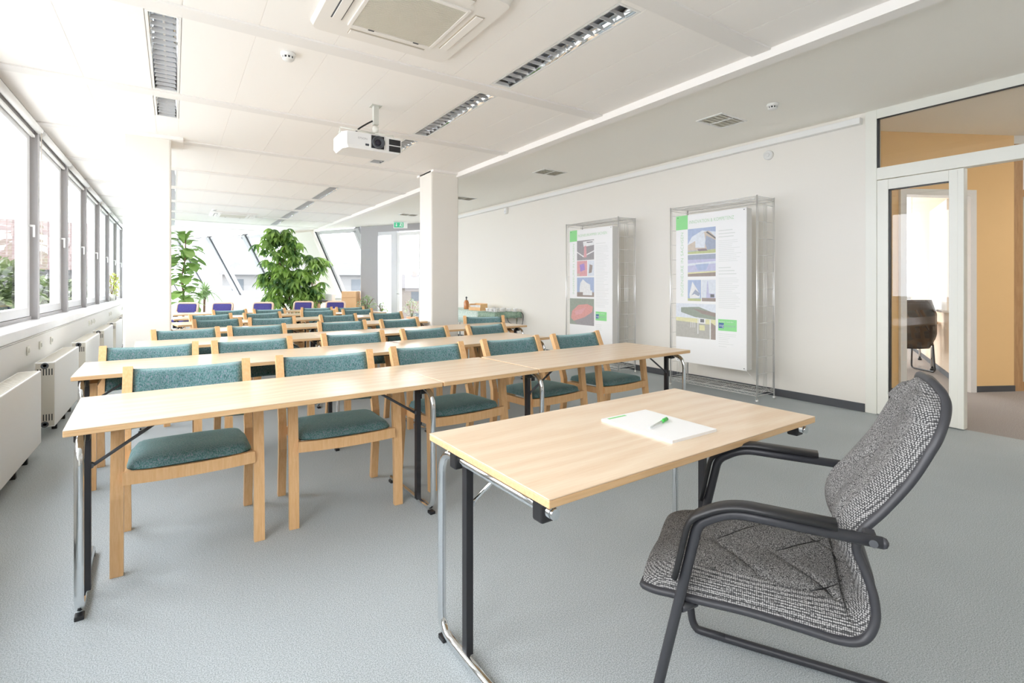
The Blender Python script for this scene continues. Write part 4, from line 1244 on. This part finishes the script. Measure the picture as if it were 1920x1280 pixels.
# ------------------------------------------------------------------ coffee table by the wall
st = empty('side_table', (5.2, 8.3, 0), 0, 'narrow cloth-covered table along the white wall behind the column', 'table')
mm = MB(); mm.box(0, .6, 0, 2.6, .72, .745, bev=.003); mm.build('table_top', M['top'], st)
for (x, y) in ((.05, .06), (.55, .06), (.05, 2.5), (.55, 2.5)):
    mm = MB(); mm.cyl((x, y, 0), (x, y, .72), .018, 10); mm.build('leg', M['chrome'], st)
def cloth(name, x0, x1, y0, y1, drops, mat, label):
    o = MB(); z = .752
    # drops: dict side->length
    def line(a, b, dz, nx):
        n_ = 26; top = []; bot = []
        for i in range(n_ + 1):
            t = i / n_; p = Vector(a).lerp(Vector(b), t)
            wv = .010 * math.sin(i * 1.7) + .006 * math.sin(i * 3.1)
            top.append(o.bm.verts.new((p.x, p.y, z)))
            bot.append(o.bm.verts.new((p.x + nx[0] * (.014 + wv), p.y + nx[1] * (.014 + wv), z - dz + .008 * math.sin(i * .9))))
        for i in range(n_): o.face([top[i], top[i + 1], bot[i + 1], bot[i]], True)
    o.poly([(x0, y0, z), (x1, y0, z), (x1, y1, z), (x0, y1, z)])
    for s_, dz in drops.items():
        if s_ == 'x0': line((x0, y0, 0), (x0, y1, 0), dz, (-1, 0))
        if s_ == 'y0': line((x0, y0, 0), (x1, y0, 0), dz, (0, -1))
        if s_ == 'x1': line((x1, y0, 0), (x1, y1, 0), dz, (1, 0))
    ob = o.build(name, mat, None, recalc=False)
    sm = ob.modifiers.new('s', 'SOLIDIFY'); sm.thickness = .003; sm.offset = 1
    return prop(ob, label, 'tablecloth')
cloth('tablecloth', 5.19, 5.79, 8.96, 10.9, {'x0': .26}, speck('mint_cloth', (.55, .70, .64), (.72, .80, .76), 40, bump=.1), 'pale mint cloth over the far part of the side table')
cloth('tablecloth', 5.19, 5.81, 8.28, 8.955, {'x0': .11, 'y0': .11}, speck('sage_cloth', (.26, .38, .29), (.38, .50, .40), 30, bump=.1), 'sage green cloth over the near end of the side table')
ZT2 = .756
def make_cup():
    c = empty('coffee_cup')
    mm = MB(); mm.lathe([(0, 0), (.05, 0), (.075, .012), (.073, .015), (.03, .006), (0, .006)], seg=24); mm.build('saucer', M['ceramic'], c)
    mm = MB(); mm.lathe([(.022, .007), (.03, .012), (.042, .05), (.044, .072), (.041, .072), (.036, .03), (0, .014)], seg=24); mm.build('bowl', M['ceramic'], c)
    mm = MB(); mm.tube(spline([(.04, 0, .06), (.066, 0, .058), (.062, 0, .034), (.037, 0, .028)], 4), .004, 6); mm.build('handle', M['ceramic'], c)
    return c
cp = make_cup()
CUPS = [(5.36, 8.86), (5.55, 8.93), (5.32, 8.66), (5.50, 8.70), (5.68, 8.74), (5.30, 8.46), (5.48, 8.50), (5.66, 8.52), (5.72, 8.38)]
for i, (x, y) in enumerate(CUPS):
    c = cp if i == 0 else copy_tree(cp)
    c.location = (x, y, ZT2); c.rotation_euler = (0, 0, i * 1.3)
    prop(c, 'white coffee cup on a saucer on the sage green cloth', 'cup', 'white coffee cups on the side table')
bx = empty('wooden_crate', (5.42, 9.36, ZT2 ), math.radians(8), 'small wooden crate holding little packets on the mint cloth', 'crate')
mm = MB(); mm.box(-.10, .10, -.20, .20, 0, .012); mm.box(-.10, -.088, -.20, .20, .012, .07); mm.box(.088, .10, -.20, .20, .012, .15); mm.box(-.088, .088, -.20, -.188, .012, .14); mm.box(-.088, .088, .188, .20, .012, .14); mm.build('box', M['cwood'], bx)
mm = MB()
for k in range(9):
    y = -.17 + k * .042; mm.box(-.07, .07, y, y + .03, .02, .11, M=Matrix.Rotation(math.radians(0), 4, 'Z'))
mm.build('packets', [M['paper']], bx)
jr = empty('glass_jar', (5.50, 10.02, ZT2), 0, 'amber jar with a dark stopper beside the column on the mint cloth', 'jar')
mm = MB(); mm.lathe([(0, 0), (.055, 0), (.058, .02), (.058, .15), (.04, .19), (.04, .2), (0, .2)], seg=20); mm.build('body', plain('amber_glass', (.55, .22, .08), .15), jr)
mm = MB(); mm.lathe([(0, .2), (.012, .2), (.012, .24), (.025, .26), (.0, .29)], seg=16); mm.build('stopper', M['dkgrey'], jr)
mm = MB()
mm.tube(spline([(5.45, 8.27, .66), (5.5, 8.24, .55), (5.75, 8.22, .50), (5.81, 8.24, .58), (5.815, 8.24, .70), (5.78, 8.26, .752)], 6), .006, 8)
prop(mm.build('power_cable', M['dkgrey']), 'dark power cable looping below the near end of the side table', 'cable')
bb = MB(); bb.box(5.44, 5.49, 8.30, 8.34, .655, .719, bev=.004); prop(bb.build('power_adapter', M['black']), 'black adapter under the near end of the side table', 'adapter')

# ------------------------------------------------------------------ exit sign
ang = math.atan2(-1, 0)
ex = empty('exit_sign', (5.18, 13.2, 2.955), math.radians(-33), 'white ceiling-hung exit sign with green escape pictogram by the terrace door', 'exit sign')
mm = MB(); mm.box(-.19, .19, -.02, .02, -.09, .09, bev=.008); mm.build('housing', M['white'], ex)
mm = MB(); mm.box(-.17, .09, -.0225, -.02, -.07, .07); mm.build('pictogram_panel', M['exitg'], ex)
mm = MB()
y_ = -.0232
def fl_(pts): mm.poly([(x, y_, z) for x, z in pts], (0, .0006, 0))
fl_([(-.115, .05), (-.095, .05), (-.095, -.01), (-.075, -.01), (-.105, -.045), (-.135, -.01), (-.115, -.01)])
fl_([(-.01, .055), (.06, .055), (.06, -.055), (.045, -.055), (.045, .04), (-.01, .04)])
fl_([(-.005, .03), (.01, .035), (.025, .02), (.02, -.01), (.035, -.045), (.022, -.05), (.005, -.02), (-.02, -.045), (-.03, -.035), (-.005, -.005)])
mm.build('pictogram', M['paper'], ex)
mm = MB(); mm.box(-.15, -.14, -.005, .005, .09, .10); mm.box(.14, .15, -.005, .005, .09, .10); mm.build('hanger', M['white'], ex)

# ------------------------------------------------------------------ plants
def pot(r, parent, h=.3, rad=.16, mat=None):
    mm = MB(); mm.lathe([(0, 0), (rad * .75, 0), (rad, h), (rad * .92, h), (rad * .88, h - .03), (0, h - .03)], seg=24); mm.build('pot', mat or M['ceramic'], parent)
    mm = MB(); mm.lathe([(0, h - .028), (rad * .88, h - .028)], seg=24); mm.build('soil', M['soil'], parent)
def leaf_blade(mm, base, dirv, up, length, width, droop=.3, shape='oval', fold=.15, n_=6):
    """curved leaf blade with a folded midrib"""
    d_ = Vector(dirv).normalized(); u_ = Vector(up); s_ = d_.cross(u_)
    if s_.length < 1e-3: s_ = d_.cross(Vector((1, 0, .1)))
    s_.normalize(); u_ = s_.cross(d_).normalized()
    L_ = []; C_ = []; R_ = []
    for i in range(n_ + 1):
        t = i / n_
        if shape == 'fiddle': w = width * (.25 + .75 * t) * math.sin(PI * min(1, t * .93 + .07)) ** .45 if t < 1 else .02 * width
        elif shape == 'strap': w = width * (1 - t) ** .5
        else: w = width * math.sin(PI * (t * .92 + .04)) ** .8
        c = Vector(base) + d_ * (length * t) + Vector((0, 0, -droop * length * t * t))
        C_.append(mm.bm.verts.new(c)); L_.append(mm.bm.verts.new(c + s_ * w * .5 + u_ * fold * w)); R_.append(mm.bm.verts.new(c - s_ * w * .5 + u_ * fold * w))
    for i in range(n_):
        mm.face([L_[i], L_[i + 1], C_[i + 1], C_[i]], True); mm.face([C_[i], C_[i + 1], R_[i + 1], R_[i]], True)
rnd = random.Random(11)
# fiddle-leaf fig
pf = empty('fiddle_leaf_fig', (.20, 15.9, 0), 0, 'tall fiddle-leaf fig beside the near column, in front of the slanted windows', 'potted plant')
pot(None, pf, .38, .2)
mm = MB(); tr_ = spline([(0, 0, .3), (.02, 0, .9), (-.02, .02, 1.5), (.05, 0, 2.0), (.06, 0, 2.5)], 6); mm.tube(tr_, .028, 8, scales=[1 - .5 * i / (len(tr_) - 1) for i in range(len(tr_))], up=(1, 0, 0)); mm.build('trunk', M['bark'], pf)
mm = MB()
for k in range(84):
    z = .75 + 1.80 * k / 83; a = k * 2.4 + rnd.uniform(-.4, .4); el = rnd.uniform(-.1, .9) if z < 2.3 else rnd.uniform(.3, 1.3)
    d_ = Vector((math.cos(a) * math.cos(el), math.sin(a) * math.cos(el), math.sin(el)))
    leaf_blade(mm, Vector((.03, 0, z)) + d_ * .05, d_, (0, 0, 1), rnd.uniform(.40, .54), rnd.uniform(.32, .42), .55, 'fiddle', .12, 7)
mm.build('leaves', M['leaf_fig'], pf)
# umbrella tree
pu = empty('umbrella_tree', (2.80, 15.35, 0), 0, 'large umbrella tree with drooping fingered leaves before the slanted windows', 'potted plant')
pot(None, pu, .42, .24)
mm = MB()
stems = [[(0, 0, .35), (-.2, 0, 1.5), (-.5, 0, 2.35), (-.62, .05, 2.78)], [(0, 0, .35), (-.1, .05, 1.2), (-.25, 0, 2.0), (-.22, 0, 2.85)], [(.03, 0, .35), (.15, 0, 1.2), (.1, .05, 2.0), (.05, 0, 2.6)], [(0, .05, .35), (.3, 0, 1.0), (.52, 0, 1.7), (.62, -.05, 2.05)], [(0, 0, .35), (-.3, 0, .9), (-.5, 0, 1.4), (-.62, 0, 1.6)], [(.05, 0, .35), (.35, 0, .8), (.52, .0, 1.05), (.58, -.1, 1.2)]]
for s_ in stems:
    q = spline(s_, 6); mm.tube(q, .022, 7, scales=[1 - .65 * i / (len(q) - 1) for i in range(len(q))], up=(1, .1, 0))
mm.build('stems', M['bark'], pu)
mm = MB()
camdir = Vector((-2.8, -15.3, 0)).normalized(); sd = camdir.cross(Vector((0, 0, 1))).normalized()
def whorl(c, R_, nleaf):
    for k in range(nleaf):
        a = 2 * PI * k / nleaf + rnd.uniform(-.2, .2)
        d_ = Vector((math.cos(a), math.sin(a), rnd.uniform(-.9, -.15)))
        leaf_blade(mm, c, d_, (0, 0, 1), R_ * rnd.uniform(.85, 1.1), R_ * .36, .45, 'oval', .18, 5)
for s_ in stems:
    q = spline(s_, 10); m_ = len(q)
    for i in range(m_ // 4, m_, 1):
        for _ in range(2):
            a = rnd.uniform(0, 2 * PI); r_ = rnd.uniform(.05, .42) * (1.0 if i < m_ - 4 else .5)
            c = q[i] + Vector((math.cos(a) * r_, math.sin(a) * r_, rnd.uniform(-.10, .12)))
            whorl(c, rnd.uniform(.17, .27), rnd.randint(6, 8))
mm.build('leaves', M['leaf_umb'], pu)
# strap-leaved plant
ps = empty('strap_leaf_plant', (.72, 17.0, 0), 0, 'arching plant with long narrow leaves between fig and umbrella tree', 'potted plant')
pot(None, ps, .35, .2)
mm = MB(); mm.tube([(0, 0, .3), (.02, 0, 1.0)], .03, 8, up=(1, 0, 0)); mm.build('stem', M['bark'], ps)
mm = MB()
for k in range(90):
    a = rnd.uniform(0, 2 * PI); el = rnd.uniform(.45, 1.5)
    d_ = Vector((math.cos(a) * math.cos(el), math.sin(a) * math.cos(el), math.sin(el)))
    leaf_blade(mm, (.02, 0, rnd.uniform(.85, 1.1)), d_, (0, 0, 1), rnd.uniform(.6, .9), .05, rnd.uniform(.35, 1.1), 'strap', .2, 7)
mm.build('leaves', M['leaf_strap'], ps)
def bushy(name, loc, label, ph, pr_, R_, z0, z1, nl, ll, mat, potmat=None, cat='potted plant'):
    p = empty(name, loc, 0, label, cat)
    if ph: pot(None, p, ph, pr_, potmat)
    mm = MB()
    for k in range(7):
        a = k * .9; mm.tube([(0, 0, max(ph - .04, 0)), (math.cos(a) * R_ * .3, math.sin(a) * R_ * .3, (z0 + z1) / 2), (math.cos(a) * R_ * .7, math.sin(a) * R_ * .7, z1 * .93)], .006, 5, up=(1, .2, 0))
    mm.build('stems', M['bark'], p)
    mm = MB()
    for k in range(nl):
        a = rnd.uniform(0, 2 * PI); t = rnd.uniform(0, 1); r_ = R_ * math.sqrt(rnd.uniform(0, 1)) * math.sin(PI * (.15 + .8 * t)) 
        c = Vector((math.cos(a) * r_, math.sin(a) * r_, z0 + (z1 - z0) * t))
        d_ = Vector((rnd.uniform(-1, 1), rnd.uniform(-1, 1), rnd.uniform(-.4, .8)))
        leaf_blade(mm, c, d_, (0, 0, 1), ll * rnd.uniform(.7, 1.2), ll * .5, .3, 'oval', .15, 3)
    mm.build('leaves', mat, p)
    return p
bushy('potted_shrub', (4.42, 13.75, 0), 'small-leaved bush in a terracotta pot beside the terrace door', .62, .17, .28, .60, 1.0, 260, .075, M['leaf_small'], M['terracotta'])
bushy('potted_herb', (4.93, 14.0, 0), 'tiny dark green potted plant at the foot of the terrace door', .50, .13, .16, .48, .78, 90, .08, M['leaf_umb'])
bushy('windowsill_plant', (-1.24, 15.4, .925), 'yellow-green plant standing on the window sill near the column', .16, .08, .20, .14, .66, 170, .09, leafmat('yellow_leaf', (.42, .50, .12), (.66, .66, .26)))

# ------------------------------------------------------------------ cabinet and desk by the far wall
cb = empty('wooden_cabinet', (4.28, 14.95, 0), math.radians(-34), 'small light wood cabinet standing by the terrace door', 'cabinet')
mm = MB(); mm.box(-.22, .22, 0, .4, .05, 1.12, bev=.004); mm.build('carcass', M['cwood'], cb)
mm = MB(); mm.box(-.215, .215, -.018, -.001, .07, .93, bev=.003); mm.build('door', M['cwood'], cb)
mm = MB(); mm.box(-.215, .215, -.018, -.001, .94, 1.11, bev=.003); mm.build('drawer', M['cwood'], cb)
dk = empty('wooden_desk', (3.88, 15.0, 0), math.radians(-34), 'light wood desk with an upright side panel at the foot of the slanted pier', 'desk')
mm = MB(); mm.box(-.62, .12, -.05, .55, .80, .83, bev=.004); mm.build('desk_top', M['cwood'], dk)
mm = MB(); mm.box(-.66, -.62, -.05, .55, 0, 1.42, bev=.004); mm.build('side_panel', M['frame_wood'], dk)
mm = MB(); mm.box(.07, .11, -.02, .55, 0, .80, bev=.004); mm.build('side_panel', M['cwood'], dk)
pp = MB(); pp.box(-.2, .2, -.14, .14, 0, .22, bev=.02); o = pp.build('desk_printer', M['white']); o.location = (3.72, 15.25, .83); o.rotation_euler = (0, 0, math.radians(-34)); prop(o, 'white box-shaped device on the light wood desk', 'printer')
pp = MB(); pp.box(-.13, .13, -.1, .1, 0, .03); o = pp.build('folder', M['dkgrey']); o.location = (3.55, 15.0, .83); o.rotation_euler = (0, 0, math.radians(-20)); prop(o, 'dark folder lying on the front edge of the light wood desk', 'folder')

# ------------------------------------------------------------------ office beyond the hallway
def P_at(x, d): 
    p = Vector(fw) * d + Vector(rt) * ((x - 960) / FOC * d); return p
oc2 = empty('office_chair', tuple(P_at(1714, 7.45)), math.radians(-38), 'dark bentwood-backed chair in the office seen through the glass door', 'chair')
brn = plain('dark_gloss_shell', (.05, .04, .035), .15)
mm = MB(); nx = 14
gr = []
for i in range(nx + 1):
    u = -1 + 2 * i / nx; col_ = []
    for j in range(11):
        v = j / 10; z = .36 + .72 * v; h_ = .30 * (1 - .25 * max(0, v - .7) / .3 - .35 * max(0, .25 - v) / .25)
        col_.append(mm.bm.verts.new((u * h_, -.05 - .10 * (1 - u * u) * (.5 + .5 * v) + .02, z)))
    gr.append(col_)
for i in range(nx):
    for j in range(10): mm.face([gr[i][j], gr[i + 1][j], gr[i + 1][j + 1], gr[i][j + 1]], True)
o = mm.build('backrest', brn, oc2); sm = o.modifiers.new('s', 'SOLIDIFY'); sm.thickness = .02
mm = MB(); mm.box(-.25, .25, -.05, .42, .40, .46, bev=.03); mm.build('seat', brn, oc2)
for s_ in (-1, 1):
    mm = MB(); mm.tube(fillet([(s_ * .25, -.02, .42), (s_ * .25, -.06, .015), (s_ * .25, .42, .015), (s_ * .25, .40, .62), (s_ * .25, -.0, .66)], .05, 4), .012, 8, up=(1, 0, 0)); mm.build('frame', M['blackm'], oc2)
ot = empty('office_table', tuple(OWA + bd * 1.62 - ONN * .03), math.atan2(bd.y, bd.x), 'beech table with chrome legs against the peach office wall', 'table')
table_top(1.4, .50, ot, .74)
for (x, y) in ((.06, .06), (1.34, .06), (.06, .44), (1.34, .44)):
    mm = MB(); mm.cyl((x, y, .02), (x, y, .71), .02, 10); mm.build('leg', M['chrome'], ot)
    mm = MB(); mm.cyl((x, y, 0), (x, y, .03), .028, 10); mm.build('caster', M['black'], ot)

# ------------------------------------------------------------------ outside
m = MB(); m.box(-90, 90, -60, 150, -9.2, -9); struct(m, 'ground', plain('outside_ground', (.50, .50, .47), .95), 'town ground far below the windows')
terr = MB(); terr.poly([FP(-3, .14), FP(2.12, .14), FP(2.12, 4.6), FP(-3, 4.6)], (0, 0, -.1)); struct(terr, 'terrace_floor', plain('terrace_slabs', (.34, .33, .32), .9))
terr = MB()
for k in range(4): terr.poly([FP(-3, 4.5, .25 + k * .22), FP(2.1, 4.5, .25 + k * .22), FP(2.1, 4.53, .25 + k * .22), FP(-3, 4.53, .25 + k * .22)], (0, 0, .03))
for k in range(5): terr.poly([FP(-3 + k * 1.25, 4.48, 0), FP(-2.96 + k * 1.25, 4.48, 0), FP(-2.96 + k * 1.25, 4.52, 0), FP(-3 + k * 1.25, 4.52, 0)], (0, 0, 1.0))
prop(terr.build('terrace_railing', plain('rail_grey', (.25, .25, .26), .5)), 'thin grey railing at the edge of the terrace outside the door', 'railing')
lo = leafmat('terrace_leaf', (.16, .20, .10), (.24, .28, .16))
for i, (t_, o_, h_) in enumerate(((1.28, 1.3, .85), (.55, 1.7, .95), (-.3, 1.0, .75))):
    p_ = FP(t_, o_, 0.0)
    bushy('terrace_shrub', tuple(p_), ['loose grey-green shrub outside behind the fixed terrace pane', 'loose shrub outside behind the terrace door leaf, the tallest there', 'low shrub outside half hidden by the square column'][i], .3, .18, .32, .3, h_, 120, .10, lo, M['terracotta'])
def house(name, loc, rz, W_, D_, zw, zr, wallm, roofm, label, win=(3, 2)):
    h_ = empty(name, loc, rz, label, 'building')
    mm = MB(); mm.box(-W_ / 2, W_ / 2, 0, D_, -9, zw); mm.build('walls', wallm, h_)
    mm = MB()
    mm.poly([(-W_ / 2 - .4, -.5, zw - .1), (-W_ / 2 - .4, D_ / 2, zr), (-W_ / 2 - .4, D_ + .5, zw - .1)], (W_ + .8, 0, 0))
    mm.build('roof', roofm, h_)
    mm = MB(); mm.box(-W_ * .2, -W_ * .2 + .7, D_ * .4, D_ * .4 + .7, zr - 1.2, zr + .5); mm.build('chimney', wallm, h_)
    for i in range(win[0]):
        for j in range(win[1]):
            x = -W_ / 2 + W_ * (i + .5) / win[0]; z = zw - 1.9 - j * 3
            mm = MB(); mm.box(x - .6, x + .6, -.03, .0, z, z + 1.3); mm.build('window', M['outwin'], h_)
    return h_
M['outwin'] = plain('distant_window', (.06, .07, .08), .2)
def tiles():
    m, nt, b = newmat('red_roof_tiles')
    tc = N(nt, 'ShaderNodeTexCoord')
    br = N(nt, 'ShaderNodeTexBrick', Scale=1.0)
    br.inputs['Color1'].default_value = (.088, .052, .046, 1); br.inputs['Color2'].default_value = (.078, .052, .046, 1); br.inputs['Mortar'].default_value = (.105, .085, .078, 1)
    br.inputs['Mortar Size'].default_value = .035; br.inputs['Brick Width'].default_value = .55; br.inputs['Row Height'].default_value = .30
    L(nt, tc, 'Object', br, 'Vector'); L(nt, br, 'Color', b, 'Base Color'); b.inputs['Roughness'].default_value = .9
    return m
M['tiles'] = tiles()
house('tiled_house', (-9.5, 33, 0), math.radians(0), 15, 10, 2.15, 4.9, M['skylight_white'], M['tiles'], 'house with a red tiled roof across the street beyond the window wall')
house('pale_building', (12, 62, 0), math.radians(-20), 16, 12, 2.6, 4.2, M['skylight_white'], plain('grey_roof', (.08, .08, .08), .9), 'pale distant building seen through the slanted windows behind the strap-leaved plant', (5, 2))
house('pale_building', (30, 66, 0), math.radians(-30), 14, 12, 1.0, 3.0, plain('peach_render', (.16, .14, .125), .9), plain('grey_roof2', (.08, .075, .075), .9), 'peach distant building seen beside the umbrella tree', (4, 2))
def tree(loc, h_, R_, label, n_=1500):
    t_ = empty('tree', loc, 0, label, 'tree', 'trees below the windows')
    mm = MB(); mm.tube([(0, 0, -9 - loc[2]), (.1, 0, -3), (0, 0, h_ - R_ * .7)], .22, 8, scales=[1, .8, .3], up=(1, 0, 0)); mm.build('trunk', M['bark'], t_)
    mm = MB()
    blobs = [(Vector((rnd.uniform(-.6, .6) * R_, rnd.uniform(-.6, .6) * R_, h_ - R_ + rnd.uniform(-1.2, .35) * R_)), R_ * rnd.uniform(.45, .65)) for _ in range(9)]
    for k in range(n_):
        c, rr = rnd.choice(blobs)
        v = Vector((rnd.gauss(0, 1), rnd.gauss(0, 1), rnd.gauss(0, 1))).normalized() * rr * rnd.uniform(.6, 1)
        leaf_blade(mm, c + v, v + Vector((rnd.uniform(-1, 1), rnd.uniform(-1, 1), 0)) * rr, (0, 0, 1), .34, .22, .3, 'oval', .1, 2)
    mm.build('crown', M['leaf_out'], t_)
TR = [(-3.35, 16.4, 1.8, 1.05), (-4.9, 20.6, 2.0, 1.5), (-3.6, 24.0, 2.1, 1.2), (-6.6, 28.5, 2.6, 1.9), (-4.1, 30.5, 2.3, 1.5)]
TLB = ['leafy green tree outside the window wall, the closest to the glass', 'leafy green tree second from the glass outside the windows', 'rounded green tree outside beyond the second and third windows', 'green tree outside at the far end of the window wall', 'broad green tree standing just in front of the tiled roof']
for (x, y, h_, R_), lb in zip(TR, TLB): tree((x, y, 0), h_, R_, lb)

# ------------------------------------------------------------------ fill lamps added out of view to brighten the hallway
for i, (x, y) in enumerate(((7.6, -.6), (9.6, .2))):
    hl = empty('added_hallway_fill', (x, y, 3.12), 0, 'added unseen square fill lamp on the hallway ceiling, %s the oak glazed screen' % ('short of' if i == 0 else 'past'), 'ceiling light', 'added fill lamps in the hallway')
    mm = MB(); mm.box(-.3, .3, -.3, .3, -.05, 0, bev=.01); mm.build('housing', M['white'], hl)
    mm = MB(); mm.box(-.27, .27, -.27, .27, -.056, -.05); mm.build('diffuser', M['fill_on'], hl)
# ------------------------------------------------------------------ sub-parts go under the part they belong to
SUB = {'slots': 'end_panel', 'plug': 'end_panel', 'soil': 'pot', 'latch': 'grille', 'lens': 'lens_surround', 'lens_ring': 'lens_surround', 'lens_recess': 'lens_surround', 'bolt': 'side_tube', 'arm_pad': 'side_tube',
       'seam': 'cushion', 'badge_text': 'green_badge', 'blue_square': 'green_badge', 'socket_insert': 'cover_plate', 'handle': ('leaf', 'bowl', 'sash'), 'end_cap': 'leg_frame', 'foot_pad': 'leg_frame', 'caster': None,
       'mount_joint': 'mount_pole', 'tray': 'panel', 'pictogram': 'pictogram_panel', 'tube': 'reflector', 'meeting_strip': 'leaf', 'cage': 'body', 'sensing_chamber': 'body', 'ring': 'housing', 'diffuser': 'housing', 'bead_chain': 'roll'}
import re
def base(o): return re.sub(r'\.\d+$', '', o.name)
for root in [o for o in bpy.data.objects if o.parent is None and o.type == 'EMPTY']:
    kids = list(root.children); used = {}
    for k in kids:
        want = SUB.get(base(k))
        if not want: continue
        want = (want,) if isinstance(want, str) else want
        cand = [c for c in kids if base(c) in want and c is not k]
        if not cand: continue
        i = used.get(base(k), 0); used[base(k)] = i + 1
        n_k = sum(1 for c in kids if base(c) == base(k))
        pp_ = cand[min(len(cand) - 1, i * len(cand) // max(1, n_k))]
        k.location = k.location - pp_.location
        k.parent = pp_
# ------------------------------------------------------------------ light
wd = bpy.data.worlds.new('world'); S.world = wd; wd.use_nodes = True
nt = wd.node_tree; bg = nt.nodes['Background']
tc = N(nt, 'ShaderNodeTexCoord'); sx = N(nt, 'ShaderNodeSeparateXYZ'); L(nt, tc, 'Generated', sx, 0)
r = ramp(nt, [(.0, (.75, .80, .90)), (.25, (1, 1, 1)), (1, (.86, .92, 1.0))]); L(nt, sx, 'Z', r, 'Fac'); L(nt, r, 'Color', bg, 'Color')
SKY = 5.0
bg.inputs['Strength'].default_value = SKY
def portal(name, c, nx, ux, w_, h_):
    """light portal over a window opening: nx = direction it faces (inward)"""
    ld = bpy.data.lights.new(name, 'AREA'); ld.shape = 'RECTANGLE'; ld.size = w_; ld.size_y = h_
    ld.cycles.is_portal = True
    o = bpy.data.objects.new(name, ld); COL.objects.link(o)
    z = -Vector(nx).normalized(); x = Vector(ux).normalized(); y = z.cross(x)
    o.matrix_world = Matrix.Translation(c) @ Matrix((x, y, z)).transposed().to_4x4()
portal('window_portal', (XL - .42, 11.2, 2.0), (1, 0, 0), (0, 1, 0), 28, 2.2)
c = FW(8.3, .5) + nrm * .2
portal('roof_window_portal', c, -nrm, FD, 12.4, 2.5)
portal('terrace_door_portal', FP(.5, .15, 1.5), -FN, FD, 3.2, 3.0)
S.view_settings.view_transform = 'Standard'; S.view_settings.look = 'None'; S.view_settings.gamma = 1; S.view_settings.use_curve_mapping = False
S.view_settings.exposure = .80
S.cycles.max_bounces = 16; S.cycles.diffuse_bounces = 10; S.cycles.transparent_max_bounces = 24
S.cycles.use_denoising = True
S.cycles.sample_clamp_indirect = 10
